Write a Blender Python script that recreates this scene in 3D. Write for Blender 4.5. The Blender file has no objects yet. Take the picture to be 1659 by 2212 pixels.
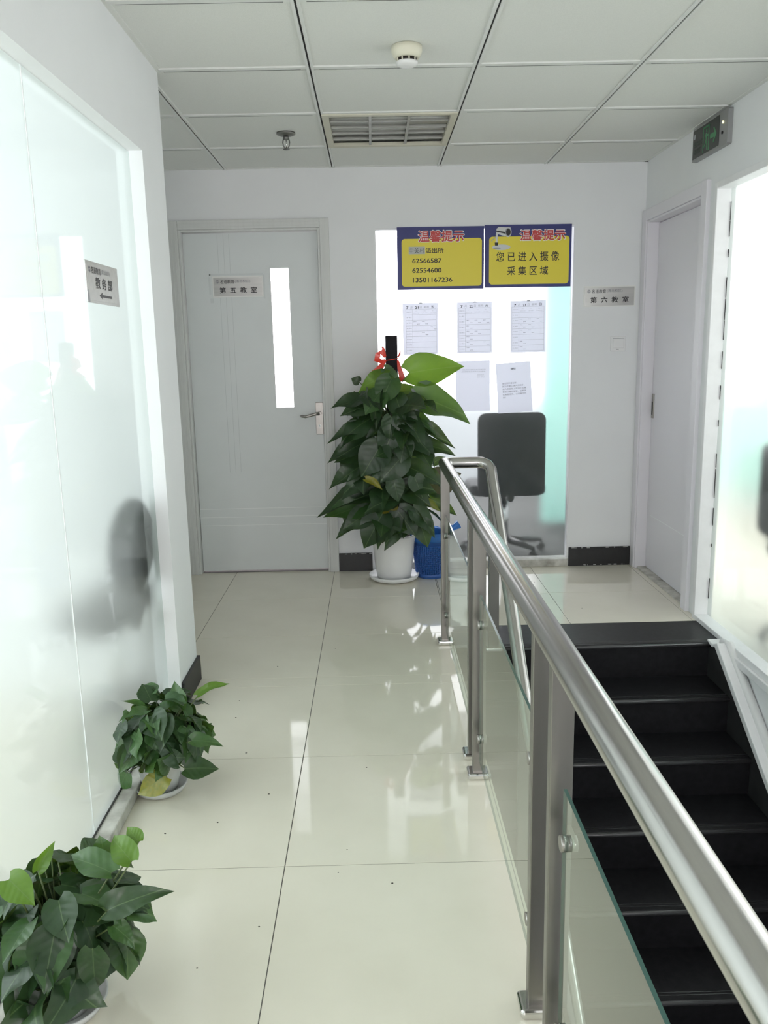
import bpy, bmesh, math, random
from mathutils import Vector, Matrix
random.seed(7)
S = bpy.context.scene
COL = S.collection
# ------------------------------------------------------------------ camera
cam = bpy.data.cameras.new('camera'); camo = bpy.data.objects.new('camera', cam); COL.objects.link(camo)
cam.sensor_fit = 'VERTICAL'; cam.sensor_height = 36.0; cam.lens = 1798.08 / 2212 * 36.0
cam.clip_start = 0.02
cr = Vector((0.99970211, -0.01363123, -0.02024556)); cu = Vector((0.02251263, 0.19459915, 0.98062447)); cw = Vector((0.00942735, 0.98078813, -0.19484806))
camo.matrix_world = Matrix(((cr.x, cu.x, -cw.x, 0), (cr.y, cu.y, -cw.y, 0), (cr.z, cu.z, -cw.z, 1.3442), (0, 0, 0, 1)))
S.camera = camo
# ------------------------------------------------------------------ world, daylight through the windows, added fill, exposure
wd = bpy.data.worlds.new('world'); S.world = wd; wd.use_nodes = True
wd.node_tree.nodes['Background'].inputs[0].default_value = (0.80, 0.90, 1.0, 1)
wd.node_tree.nodes['Background'].inputs[1].default_value = 1.0
def area(name, loc, direction, sx, sy, watts, color):
    l = bpy.data.lights.new(name, 'AREA'); l.shape = 'RECTANGLE'; l.size = sx; l.size_y = sy; l.energy = watts; l.color = color
    o = bpy.data.objects.new(name, l); COL.objects.link(o); o.location = loc
    o.rotation_euler = Vector(direction).to_track_quat('-Z', 'Y').to_euler()
    return o
DAY = (1.0, 0.93, 0.96)
area('daylight_window_classroom', (0.0, 8.47, 1.66), (0, -1, 0), 3.0, 1.64, 360, DAY)
area('daylight_window_office', (-3.96, 0.6, 1.35), (1, 0, 0), 4.6, 1.7, 270, (0.96, 0.965, 1.0))
area('daylight_window_right_room', (4.96, 3.2, 1.4), (-1, 0, 0), 4.0, 1.6, 220, DAY)
area('daylight_window_right_room_end', (3.2, 6.46, 1.5), (0, -1, 0), 2.5, 1.4, 170, DAY)
area('fill_light_behind_camera', (0.3, -2.55, 1.45), (0, 1, 0), 1.7, 1.2, 130, DAY)  # added fill light behind the camera, an unseen source
S.view_settings.view_transform = 'Standard'; S.view_settings.look = 'None'
S.view_settings.exposure = -1.08; S.view_settings.gamma = 1.0; S.view_settings.use_curve_mapping = False
S.cycles.use_denoising = True
S.cycles.max_bounces = 14; S.cycles.diffuse_bounces = 7; S.cycles.transmission_bounces = 12; S.cycles.transparent_max_bounces = 16
S.cycles.sample_clamp_indirect = 6.0; S.cycles.caustics_refractive = True; S.cycles.caustics_reflective = True

# ------------------------------------------------------------------ materials
MATS = {}
def new_mat(name):
    m = bpy.data.materials.new(name); m.use_nodes = True; nt = m.node_tree
    MATS[name] = m
    return m, nt, nt.nodes['Principled BSDF'], nt.nodes['Material Output']
def mat(name, col, rough=0.5, metal=0.0, noise=0.0, nscale=20.0, bump=0.0, bscale=200.0, spec=0.5, col2=None, stretch=None, coat=0.0):
    m, nt, p, out = new_mat(name)
    p.inputs['Base Color'].default_value = (*col, 1); p.inputs['Roughness'].default_value = rough
    p.inputs['Metallic'].default_value = metal; p.inputs['Specular IOR Level'].default_value = spec
    p.inputs['Coat Weight'].default_value = coat; p.inputs['Coat Roughness'].default_value = 0.05
    if noise or bump:
        tc = nt.nodes.new('ShaderNodeTexCoord'); mp = nt.nodes.new('ShaderNodeMapping')
        nt.links.new(tc.outputs['Object'], mp.inputs[0])
        if stretch: mp.inputs['Scale'].default_value = stretch
    if noise:
        n = nt.nodes.new('ShaderNodeTexNoise'); n.inputs['Scale'].default_value = nscale; n.inputs['Detail'].default_value = 5
        nt.links.new(mp.outputs[0], n.inputs['Vector'])
        mx = nt.nodes.new('ShaderNodeMix'); mx.data_type = 'RGBA'
        c2 = col2 or tuple(c * (1 - noise) for c in col)
        mx.inputs[6].default_value = (*col, 1); mx.inputs[7].default_value = (*c2, 1)
        rp = nt.nodes.new('ShaderNodeMapRange'); rp.inputs[1].default_value = 0.35; rp.inputs[2].default_value = 0.7
        nt.links.new(n.outputs[0], rp.inputs[0]); nt.links.new(rp.outputs[0], mx.inputs[0])
        nt.links.new(mx.outputs[2], p.inputs['Base Color'])
    if bump:
        n = nt.nodes.new('ShaderNodeTexNoise'); n.inputs['Scale'].default_value = bscale
        nt.links.new(mp.outputs[0], n.inputs['Vector'])
        b = nt.nodes.new('ShaderNodeBump'); b.inputs['Strength'].default_value = bump; b.inputs['Distance'].default_value = 0.002
        nt.links.new(n.outputs[0], b.inputs['Height']); nt.links.new(b.outputs[0], p.inputs['Normal'])
    return m
WALL = mat('plaster', (0.80, 0.81, 0.82), 0.85, noise=0.03, nscale=3, bump=0.12, bscale=120, spec=0.2)
CEIL = mat('ceiling_tile', (0.76, 0.77, 0.74), 0.95, noise=0.05, nscale=260, bump=0.25, bscale=350, spec=0.1)
TBAR = mat('ceiling_bar_white', (0.74, 0.75, 0.73), 0.5, noise=0.05, nscale=30)
SLOT = mat('ceiling_slot_black', (0.015, 0.015, 0.015), 0.7)
TILE = mat('polished_tile', (0.74, 0.705, 0.60), 0.05, noise=0.05, nscale=4, col2=(0.70, 0.665, 0.56), spec=0.55)
GROUT = mat('grout', (0.10, 0.095, 0.085), 0.9)
BLACKB = mat('black_skirting', (0.012, 0.012, 0.013), 0.45, noise=0.3, nscale=30, bump=0.1)
PAINTCHIP = mat('chipped_paint', (0.6, 0.6, 0.58), 0.8)
DOORW = mat('door_paint', (0.70, 0.73, 0.73), 0.45, noise=0.03, nscale=5, spec=0.35)
FRAMEW = mat('door_casing_paint', (0.66, 0.67, 0.655), 0.45, noise=0.04, nscale=8, stretch=(12, 12, 0.6), spec=0.35)
DOORL = mat('door_lilac_white', (0.74, 0.72, 0.76), 0.4, spec=0.4)
GROOVE = mat('groove_shade', (0.52, 0.55, 0.55), 0.6)
GROOVEL = mat('groove_highlight_and_seam', (0.86, 0.88, 0.88), 0.4)
WINW = mat('window_frame_white', (0.82, 0.82, 0.83), 0.45, noise=0.04, nscale=20)
SILLD = mat('dirty_sill', (0.60, 0.59, 0.54), 0.7, noise=0.75, nscale=14, col2=(0.30, 0.285, 0.25), bump=0.2, bscale=60)
SEAL = mat('black_sealant', (0.03, 0.03, 0.03), 0.7)
STEEL = mat('stainless_steel', (0.54, 0.525, 0.505), 0.20, metal=1.0, noise=0.10, nscale=14, stretch=(1, 0.15, 1), bump=0.03, bscale=300)
STEELP = mat('stainless_post', (0.25, 0.24, 0.22), 0.36, metal=1.0, noise=0.10, nscale=30, stretch=(1, 1, 0.1))
CHROME = mat('chrome', (0.72, 0.71, 0.70), 0.10, metal=1.0)
NICKEL = mat('satin_nickel', (0.32, 0.305, 0.285), 0.36, metal=1.0)
STAIR = mat('black_stair_stone', (0.007, 0.007, 0.008), 0.40, noise=0.5, nscale=40, col2=(0.013, 0.013, 0.0145), spec=0.17)
NOSE = mat('stair_nosing', (0.03, 0.03, 0.032), 0.22, spec=0.6)
STRING = mat('stair_skirting', (0.026, 0.027, 0.028), 0.5, noise=0.4, nscale=14)
PLASTW = mat('white_plastic', (0.80, 0.80, 0.80), 0.35, noise=0.04, nscale=8)
PLASTG = mat('grey_white_plastic', (0.62, 0.62, 0.61), 0.4, noise=0.25, nscale=14)
IVORY = mat('ivory_plastic', (0.70, 0.68, 0.56), 0.4)
DARKVENT = mat('dark_vent', (0.015, 0.01, 0.008), 0.7)
SOIL = mat('potting_soil', (0.025, 0.018, 0.012), 0.95, noise=0.5, nscale=90, bump=0.8, bscale=90)
STEM = mat('plant_stem', (0.10, 0.14, 0.045), 0.5, noise=0.3, nscale=30)
POLE = mat('moss_pole', (0.010, 0.008, 0.012), 0.9, noise=0.4, nscale=80, bump=0.5, bscale=150)
RIBBON = mat('red_ribbon', (0.72, 0.05, 0.03), 0.25)
BLUEP = mat('blue_plastic', (0.030, 0.105, 0.36), 0.35)
CHAIRB = mat('black_chair_fabric', (0.010, 0.011, 0.013), 0.8, noise=0.3, nscale=60)
CHAIRP = mat('black_chair_plastic', (0.02, 0.02, 0.02), 0.4)
DESKM = mat('pale_desk', (0.55, 0.50, 0.42), 0.5)
def curtain_mat():
    m, nt, p, out = new_mat('mint_curtain')
    d = nt.nodes.new('ShaderNodeBsdfDiffuse'); d.inputs[0].default_value = (0.50, 0.74, 0.67, 1)
    t = nt.nodes.new('ShaderNodeBsdfTranslucent'); t.inputs[0].default_value = (0.56, 0.82, 0.75, 1)
    mx = nt.nodes.new('ShaderNodeMixShader'); mx.inputs[0].default_value = 0.45
    nt.links.new(d.outputs[0], mx.inputs[1]); nt.links.new(t.outputs[0], mx.inputs[2]); nt.links.new(mx.outputs[0], out.inputs[0])
    return m
GREENC = curtain_mat()
TEALC = mat('teal_cabinet', (0.10, 0.33, 0.27), 0.6)
SIGNB = mat('sign_blue', (0.012, 0.018, 0.14), 0.4)
SIGNY = mat('sign_yellow', (0.72, 0.60, 0.035), 0.4)
SIGNR = mat('sign_red', (0.48, 0.035, 0.03), 0.4)
INK = mat('black_ink', (0.012, 0.012, 0.014), 0.5)
INKG = mat('grey_ink', (0.16, 0.16, 0.19), 0.6)
INKL = mat('pale_grey_ink', (0.40, 0.40, 0.44), 0.6)
TAGG = mat('paper_strip_grey', (0.50, 0.51, 0.48), 0.7)
WHITEP = mat('print_white', (0.80, 0.78, 0.78), 0.5)
PGREY = mat('print_grey', (0.30, 0.31, 0.33), 0.5)
PLGREY = mat('print_light_grey', (0.60, 0.61, 0.60), 0.5)
BRUSH = mat('brushed_plate', (0.50, 0.50, 0.48), 0.38, metal=1.0, noise=0.12, nscale=60, stretch=(0.05, 1, 1))
BRUSHR = mat('plate_bright_rim', (0.80, 0.80, 0.78), 0.4)
TAPE = mat('grey_tape', (0.35, 0.35, 0.37), 0.6)
EXITD = mat('exit_panel_dark', (0.012, 0.016, 0.013), 0.25)
EXITF = mat('exit_frame_grey', (0.34, 0.34, 0.34), 0.4, metal=0.6)
EXITG = mat('exit_green', (0.045, 0.20, 0.085), 0.5)
EXITDIM = mat('exit_green_dim', (0.018, 0.05, 0.026), 0.5)
LAMPF = mat('lamp_frame_beige', (0.58, 0.56, 0.46), 0.45)
LAMPB = mat('lamp_louvre', (0.36, 0.36, 0.34), 0.35, metal=0.4)
LAMPI = mat('lamp_inside', (0.50, 0.50, 0.47), 0.4, metal=0.3)
TUBE = mat('lamp_tube_off', (0.48, 0.48, 0.46), 0.3)
BRONZE = mat('sprinkler_metal', (0.20, 0.20, 0.19), 0.4, metal=0.8)
GASKET = mat('old_paint_patch', (0.63, 0.66, 0.66), 0.6)
def ledmat():
    m, nt, p, out = new_mat('indicator_light')
    p.inputs['Emission Color'].default_value = (1, 0.95, 0.5, 1); p.inputs['Emission Strength'].default_value = 3
    p.inputs['Base Color'].default_value = (0.8, 0.75, 0.4, 1)
    return m
LED = ledmat()
def paper_mat():
    m, nt, p, out = new_mat('paper')
    d = nt.nodes.new('ShaderNodeBsdfDiffuse'); d.inputs[0].default_value = (0.74, 0.74, 0.80, 1)
    t = nt.nodes.new('ShaderNodeBsdfTranslucent'); t.inputs[0].default_value = (0.66, 0.66, 0.75, 1)
    mx = nt.nodes.new('ShaderNodeMixShader'); mx.inputs[0].default_value = 0.55
    nt.links.new(d.outputs[0], mx.inputs[1]); nt.links.new(t.outputs[0], mx.inputs[2]); nt.links.new(mx.outputs[0], out.inputs[0])
    return m
PAPER = paper_mat()
def frosted(name, tint, rough, trans, ior):
    """etched film on the corridor face of a pane: scattering transmission under a smooth glass reflection"""
    m, nt, p, out = new_mat(name); N = nt.nodes.new; L = nt.links.new
    tr = N('ShaderNodeBsdfTranslucent'); tr.inputs[0].default_value = (*tint, 1)
    rf = N('ShaderNodeBsdfRefraction'); rf.inputs['Color'].default_value = (*tint, 1); rf.inputs['Roughness'].default_value = rough; rf.inputs['IOR'].default_value = ior
    m1 = N('ShaderNodeMixShader'); m1.inputs[0].default_value = trans
    L(rf.outputs[0], m1.inputs[1]); L(tr.outputs[0], m1.inputs[2])
    df = N('ShaderNodeBsdfDiffuse'); df.inputs[0].default_value = (0.7, 0.76, 0.75, 1)
    m0 = N('ShaderNodeMixShader'); m0.inputs[0].default_value = 0.03
    L(m1.outputs[0], m0.inputs[1]); L(df.outputs[0], m0.inputs[2])
    gl = N('ShaderNodeBsdfGlossy'); gl.inputs['Roughness'].default_value = 0.03; gl.inputs[0].default_value = (0.9, 0.95, 0.93, 1)
    fr = N('ShaderNodeFresnel'); fr.inputs[0].default_value = 1.45
    ge = N('ShaderNodeNewGeometry'); iv = N('ShaderNodeMath'); iv.operation = 'SUBTRACT'; iv.inputs[0].default_value = 1
    L(ge.outputs['Backfacing'], iv.inputs[1])
    mu = N('ShaderNodeMath'); mu.operation = 'MULTIPLY'; L(fr.outputs[0], mu.inputs[0]); L(iv.outputs[0], mu.inputs[1])
    m2 = N('ShaderNodeMixShader'); L(mu.outputs[0], m2.inputs[0]); L(m0.outputs[0], m2.inputs[1]); L(gl.outputs[0], m2.inputs[2])
    L(m2.outputs[0], out.inputs[0])
    return m
FROST = frosted('frosted_film', (0.93, 0.985, 0.965), 0.45, 0.22, 1.25)
FROSTB = frosted('frosted_film_classroom', (0.95, 0.975, 0.985), 0.34, 0.02, 1.22)
def clear_side():
    m, nt, p, out = new_mat('clear_glass_side')
    t = nt.nodes.new('ShaderNodeBsdfTransparent'); t.inputs[0].default_value = (0.95, 0.99, 0.98, 1)
    nt.links.new(t.outputs[0], out.inputs[0]); return m
CLEARS = clear_side()
def clear_glass():
    """clear pane: reflection of both faces by Fresnel, the rest passes with a green tint"""
    m, nt, p, out = new_mat('clear_green_glass'); N = nt.nodes.new; L = nt.links.new
    t = N('ShaderNodeBsdfTransparent'); t.inputs[0].default_value = (0.86, 0.94, 0.90, 1)
    gl = N('ShaderNodeBsdfGlossy'); gl.inputs['Roughness'].default_value = 0.01; gl.inputs[0].default_value = (0.96, 0.97, 0.945, 1)
    fr = N('ShaderNodeFresnel'); fr.inputs[0].default_value = 1.5
    a = N('ShaderNodeMath'); a.operation = 'MULTIPLY'; a.inputs[1].default_value = 2; L(fr.outputs[0], a.inputs[0])
    b = N('ShaderNodeMath'); b.operation = 'ADD'; b.inputs[1].default_value = 1; L(fr.outputs[0], b.inputs[0])
    c = N('ShaderNodeMath'); c.operation = 'DIVIDE'; L(a.outputs[0], c.inputs[0]); L(b.outputs[0], c.inputs[1])
    ge = N('ShaderNodeNewGeometry'); iv = N('ShaderNodeMath'); iv.operation = 'SUBTRACT'; iv.inputs[0].default_value = 1; L(ge.outputs['Backfacing'], iv.inputs[1])
    mu = N('ShaderNodeMath'); mu.operation = 'MULTIPLY'; L(c.outputs[0], mu.inputs[0]); L(iv.outputs[0], mu.inputs[1])
    mx = N('ShaderNodeMixShader'); L(mu.outputs[0], mx.inputs[0]); L(t.outputs[0], mx.inputs[1]); L(gl.outputs[0], mx.inputs[2])
    L(mx.outputs[0], out.inputs[0]); return m
CLEAR = clear_glass()
GEDGE = mat('green_glass_edge', (0.04, 0.10, 0.085), 0.15)
def leaf_mat(name, c1, c2, trans):
    m, nt, p, out = new_mat(name); N = nt.nodes.new; L = nt.links.new
    oi = N('ShaderNodeObjectInfo'); tc = N('ShaderNodeTexCoord')
    n = N('ShaderNodeTexNoise'); n.inputs['Scale'].default_value = 9; L(tc.outputs['Object'], n.inputs['Vector'])
    ad = N('ShaderNodeMath'); ad.operation = 'MULTIPLY_ADD'; ad.inputs[1].default_value = 0.7; L(oi.outputs['Random'], ad.inputs[0]); 
    sb = N('ShaderNodeMath'); sb.operation = 'SUBTRACT'; sb.inputs[1].default_value = 0.35; L(n.outputs[0], sb.inputs[0]); L(sb.outputs[0], ad.inputs[2])
    mx = N('ShaderNodeMix'); mx.data_type = 'RGBA'; mx.inputs[6].default_value = (*c1, 1); mx.inputs[7].default_value = (*c2, 1); L(ad.outputs[0], mx.inputs[0])
    # pale midrib and side veins from the blade's own coordinates
    sx = N('ShaderNodeSeparateXYZ'); L(tc.outputs['Object'], sx.inputs[0])
    ab = N('ShaderNodeMath'); ab.operation = 'ABSOLUTE'; L(sx.outputs[0], ab.inputs[0])
    lt = N('ShaderNodeMath'); lt.operation = 'LESS_THAN'; lt.inputs[1].default_value = 0.012; L(ab.outputs[0], lt.inputs[0])
    vf = N('ShaderNodeMath'); vf.operation = 'MULTIPLY'; vf.inputs[1].default_value = 0.35; L(lt.outputs[0], vf.inputs[0])
    m3 = N('ShaderNodeMix'); m3.data_type = 'RGBA'; m3.inputs[7].default_value = (0.16, 0.24, 0.10, 1); L(vf.outputs[0], m3.inputs[0]); L(mx.outputs[2], m3.inputs[6])
    wv = N('ShaderNodeTexWave'); wv.inputs['Scale'].default_value = 2.2; wv.inputs['Distortion'].default_value = 1.0; wv.bands_direction = 'DIAGONAL'
    cmb = N('ShaderNodeCombineXYZ'); L(ab.outputs[0], cmb.inputs[0]); 
    ng = N('ShaderNodeMath'); ng.operation = 'MULTIPLY'; ng.inputs[1].default_value = -1.6; L(sx.outputs[1], ng.inputs[0]); L(ng.outputs[0], cmb.inputs[1]); L(cmb.outputs[0], wv.inputs['Vector'])
    bp = N('ShaderNodeBump'); bp.inputs['Strength'].default_value = 0.10; bp.inputs['Distance'].default_value = 0.006; L(wv.outputs[1], bp.inputs['Height'])
    L(m3.outputs[2], p.inputs['Base Color']); p.inputs['Roughness'].default_value = 0.36; p.inputs['Specular IOR Level'].default_value = 0.45
    L(bp.outputs[0], p.inputs['Normal'])
    hs = N('ShaderNodeMix'); hs.data_type = 'RGBA'; hs.inputs[0].default_value = 0.6; hs.inputs[7].default_value = (0.28, 0.46, 0.03, 1); L(mx.outputs[2], hs.inputs[6])
    t = N('ShaderNodeBsdfTranslucent'); L(hs.outputs[2], t.inputs[0])
    ms = N('ShaderNodeMixShader'); ms.inputs[0].default_value = trans; L(p.outputs[0], ms.inputs[1]); L(t.outputs[0], ms.inputs[2]); L(ms.outputs[0], out.inputs[0])
    return m
LEAFD = leaf_mat('leaf_dark_green', (0.013, 0.034, 0.013), (0.024, 0.058, 0.020), 0.10)
LEAFL = leaf_mat('leaf_bright_green', (0.065, 0.15, 0.018), (0.10, 0.20, 0.024), 0.30)
LEAFM = leaf_mat('leaf_mid_green', (0.028, 0.074, 0.022), (0.050, 0.115, 0.034), 0.18)
LEAFY = leaf_mat('leaf_yellowing', (0.27, 0.225, 0.022), (0.085, 0.13, 0.02), 0.18)
LEAFB = leaf_mat('leaf_withered', (0.035, 0.018, 0.010), (0.05, 0.028, 0.014), 0.05)
def bag_mat():
    m, nt, p, out = new_mat('blue_bag_film')
    p.inputs['Base Color'].default_value = (0.05, 0.22, 0.62, 1); p.inputs['Roughness'].default_value = 0.2
    t = nt.nodes.new('ShaderNodeBsdfTransparent'); t.inputs[0].default_value = (0.35, 0.6, 0.95, 1)
    mx = nt.nodes.new('ShaderNodeMixShader'); mx.inputs[0].default_value = 0.35
    nt.links.new(p.outputs[0], mx.inputs[1]); nt.links.new(t.outputs[0], mx.inputs[2]); nt.links.new(mx.outputs[0], out.inputs[0]); return m
BAG = bag_mat()

# ------------------------------------------------------------------ mesh helpers
def box(bm, x0, x1, y0, y1, z0, z1, mi=0):
    v = [bm.verts.new(p) for p in ((x0,y0,z0),(x1,y0,z0),(x1,y1,z0),(x0,y1,z0),(x0,y0,z1),(x1,y0,z1),(x1,y1,z1),(x0,y1,z1))]
    fs = [bm.faces.new([v[i] for i in q]) for q in ((0,3,2,1),(4,5,6,7),(0,1,5,4),(1,2,6,5),(2,3,7,6),(3,0,4,7))]
    for f in fs: f.material_index = mi
    return fs      # bottom, top, -y, +x, +y, -x
def tube(bm, pts, radii, seg=10, mi=0, cap=True, flat=None):
    pts = [Vector(p) for p in pts]
    if not hasattr(radii, '__len__'): radii = [radii] * len(pts)
    rings = []; prev = None
    for i, p in enumerate(pts):
        d = (pts[min(i+1, len(pts)-1)] - pts[max(i-1, 0)]).normalized()
        if prev is None:
            a = Vector((0, 0, 1)) if abs(d.z) < 0.9 else Vector((1, 0, 0))
            n = d.cross(a).normalized()
        else: n = (prev - d * prev.dot(d)).normalized()
        prev = n; b = d.cross(n)
        rings.append([bm.verts.new(p + radii[i] * (math.cos(2*math.pi*k/seg) * n + math.sin(2*math.pi*k/seg) * b)) for k in range(seg)])
    for a, b in zip(rings, rings[1:]):
        for k in range(seg):
            f = bm.faces.new((a[k], a[(k+1) % seg], b[(k+1) % seg], b[k])); f.smooth = True; f.material_index = mi
    if cap:
        for r, fl in ((rings[0], True), (rings[-1], False)):
            f = bm.faces.new(r[::-1] if fl else r); f.material_index = mi
    return rings
def lathe(bm, prof, cx=0, cy=0, seg=32, mi=0, wob=None):
    rings = []
    for r, z in prof:
        rings.append([bm.verts.new((cx + r*math.cos(2*math.pi*k/seg), cy + r*math.sin(2*math.pi*k/seg), z)) for k in range(seg)])
    for a, b in zip(rings, rings[1:]):
        for k in range(seg):
            f = bm.faces.new((a[k], a[(k+1) % seg], b[(k+1) % seg], b[k])); f.smooth = True; f.material_index = mi
    bm.faces.new(rings[0][::-1]).material_index = mi; bm.faces.new(rings[-1]).material_index = mi
def prism(bm, poly, o, u, v, n, t, mi=0):
    """flat polygon (list of 2D points, ccw in u,v) with thickness t along n"""
    o, u, v, n = Vector(o), Vector(u), Vector(v), Vector(n)
    a = [bm.verts.new(o + u*p[0] + v*p[1]) for p in poly]; b = [bm.verts.new(o + u*p[0] + v*p[1] + n*t) for p in poly]
    k = len(poly)
    fs = [bm.faces.new(a[::-1]), bm.faces.new(b)]
    for i in range(k): fs.append(bm.faces.new((a[i], a[(i+1) % k], b[(i+1) % k], b[i])))
    for f in fs: f.material_index = mi
def rrect(w, h, r, seg=6, x=0, y=0):
    p = []
    for cx, cy, a0 in ((w-r, r, -90), (w-r, h-r, 0), (r, h-r, 90), (r, r, 180)):
        for k in range(seg + 1):
            a = math.radians(a0 + 90*k/seg); p.append((x + cx + r*math.cos(a), y + cy + r*math.sin(a)))
    return p
def ell(cx, cy, rx, ry, n=20): return [(cx + rx*math.cos(2*math.pi*k/n), cy + ry*math.sin(2*math.pi*k/n)) for k in range(n)]
def obj(name, bm, mats, parent=None, bevel=0.0, bseg=2, smooth=False, fix=True):
    if fix: bmesh.ops.recalc_face_normals(bm, faces=bm.faces)
    me = bpy.data.meshes.new(name); bm.to_mesh(me); bm.free()
    for m in (mats if isinstance(mats, (list, tuple)) else [mats]): me.materials.append(m)
    o = bpy.data.objects.new(name, me); COL.objects.link(o)
    if parent: o.parent = parent
    if smooth:
        for p in me.polygons: p.use_smooth = True
    if bevel:
        b = o.modifiers.new('bevel', 'BEVEL'); b.width = bevel; b.segments = bseg; b.limit_method = 'ANGLE'; b.angle_limit = math.radians(40)
    return o
def bx(name, m, parent, *args, bevel=0.0):
    bm = bmesh.new(); box(bm, *args); return obj(name, bm, m, parent, bevel)
def empty(name, loc=(0, 0, 0)):
    o = bpy.data.objects.new(name, None); COL.objects.link(o); o.location = loc; o.empty_display_size = 0.1; return o
def tag(o, label=None, cat=None, group=None, kind=None):
    if label: o['label'] = label
    if cat: o['category'] = cat
    if group: o['group'] = group
    if kind: o['kind'] = kind
    return o
def struct(o, label=None): o['kind'] = 'structure'; 
def keep(o, parent):      # parent a part modelled in world space under a moved Empty
    o.parent = parent; o.matrix_parent_inverse = Matrix.Translation(parent.location).inverted(); return o
def text(name, body, m, parent, o, u, v, n, x0, x1, y0, y1, bold=0.0, t=0.0004, mirror=False, res=3, keepw=False):
    """lettering as mesh, fitted into the box x0..x1, y0..y1 on the plane o,u,v (normal n)"""
    c = bpy.data.curves.new('lettering', 'FONT'); c.body = body; c.resolution_u = res
    c.align_x = 'LEFT'; c.space_line = 1.15
    tmp = bpy.data.objects.new('lettering', c); COL.objects.link(tmp); bpy.context.view_layer.update()
    me = bpy.data.meshes.new_from_object(tmp.evaluated_get(bpy.context.evaluated_depsgraph_get()))
    bpy.data.objects.remove(tmp); bpy.data.curves.remove(c)
    xs = [q.co.x for q in me.vertices]; ys = [q.co.y for q in me.vertices]
    ax, bx_, ay, by = min(xs), max(xs), min(ys), max(ys)
    o, u, v, n = Vector(o), Vector(u), Vector(v), Vector(n)
    for q in me.vertices:
        a = (q.co.x - ax) / (bx_ - ax); b = (q.co.y - ay) / (by - ay)
        if mirror: a = 1 - a
        q.co = o + u * (x0 + a*(x1 - x0)) + v * (y0 + b*(y1 - y0)) + n * t
    if bold:
        ex_ = bold*(x1-x0)/(bx_-ax)*0.9; ey_ = bold*(y1-y0)/(by-ay)*0.9
        vs = [q.co.copy() for q in me.vertices]; fs_ = [list(pl_.vertices) for pl_ in me.polygons]; V2 = []; F2 = []
        for i in range(8):
            sh_ = u*(ex_*math.cos(i*math.pi/4)) + v*(ey_*math.sin(i*math.pi/4)); k0 = len(V2)
            sh_ = sh_ + n*(0.00003*i); V2 += [q + sh_ for q in vs]; F2 += [[k0+j for j in f_] for f_ in fs_]
        bpy.data.meshes.remove(me); me = bpy.data.meshes.new(name); me.from_pydata(V2, [], F2)
    me.materials.clear(); me.materials.append(m); me.name = name
    ob = bpy.data.objects.new(name, me); COL.objects.link(ob); ob.parent = parent
    return ob

# ------------------------------------------------------------------ dimensions
H = 2.3286; XL = -0.755; XR = 1.5676; YW = 4.9425; YC = 3.27; YB = -2.6; XA = -1.21
SX0, SX1 = 0.345, 1.50          # stair flight between the floor edge and the skirting on the right
ZB = -13*0.162
# ------------------------------------------------------------------ floor tiles
fl = empty('floor'); fl['kind'] = 'structure'
T = 0.6; g = 0.0011
tile_cache = {}
def tile(x0, x1, y0, y1):
    key = (round(x1-x0, 3), round(y1-y0, 3))
    if key not in tile_cache:
        bm = bmesh.new(); box(bm, g, key[0]-g, g, key[1]-g, -0.012, 0.0)
        bmesh.ops.bevel(bm, geom=[e for e in bm.edges if all(abs(q.co.z) < 1e-6 for q in e.verts)], offset=0.0006, segments=1, affect='EDGES')
        bmesh.ops.recalc_face_normals(bm, faces=bm.faces)
        me = bpy.data.meshes.new('floor_tile'); bm.to_mesh(me); bm.free(); me.materials.append(TILE); tile_cache[key] = me
    o = bpy.data.objects.new('floor_tile', tile_cache[key]); COL.objects.link(o); o.location = (x0, y0, 0); o.parent = fl
FX = -0.2627; FY = 4.3822
SY = 3.868                      # where the black top tread starts
def cuts(a, b, base):
    k = math.floor((a - base) / T); r = [a]
    while base + (k+1)*T < b - 1e-4:
        k += 1
        if base + k*T > a + 1e-4: r.append(base + k*T)
    return r + [b]
def tile_region(x0, x1, y0, y1):
    xs = cuts(x0, x1, FX); ys = cuts(y0, y1, FY)
    for a, b in zip(xs, xs[1:]):
        for c, d in zip(ys, ys[1:]): tile(a, b, c, d)
tile_region(XL, SX0, YB, YC); tile_region(XA, SX0, YC, YW + 0.02); tile_region(SX0, XR + 0.05, SY, YW + 0.02)
bm = bmesh.new()
box(bm, -0.86, SX0, YB, YC, -0.16, -0.0012); box(bm, XA-0.1, SX0, YC, YW+0.1, -0.16, -0.0012); box(bm, SX0, XR+0.1, SY, YW+0.1, -0.16, -0.0012)
obj('floor_slab', bm, GROUT, fl)
bm = bmesh.new(); rnd = random.Random(12)
for (x, y) in [(-0.55, 3.05), (-0.54, 2.9), (-0.44, 3.4), (-0.12, 1.95), (-0.10, 2.05), (-0.30, 1.75), (-0.42, 1.62), (-0.35, 2.35), (-0.05, 2.5), (-0.62, 2.15), (-0.48, 2.2), (0.02, 1.9), (0.9, 4.6), (1.05, 4.1), (-0.2, 3.6), (-0.46, 2.62), (-0.5, 1.3), (-0.3, 1.2)]:
    r_ = rnd.uniform(0.0012, 0.0024); prism(bm, ell(x, y, r_*1.4, r_, 8), (0, 0, 0), (1,0,0), (0,1,0), (0,0,1), 0.0008)
c_ = obj('dirt_specks', bm, SOIL, fl); c_['kind'] = 'stuff'
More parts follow.
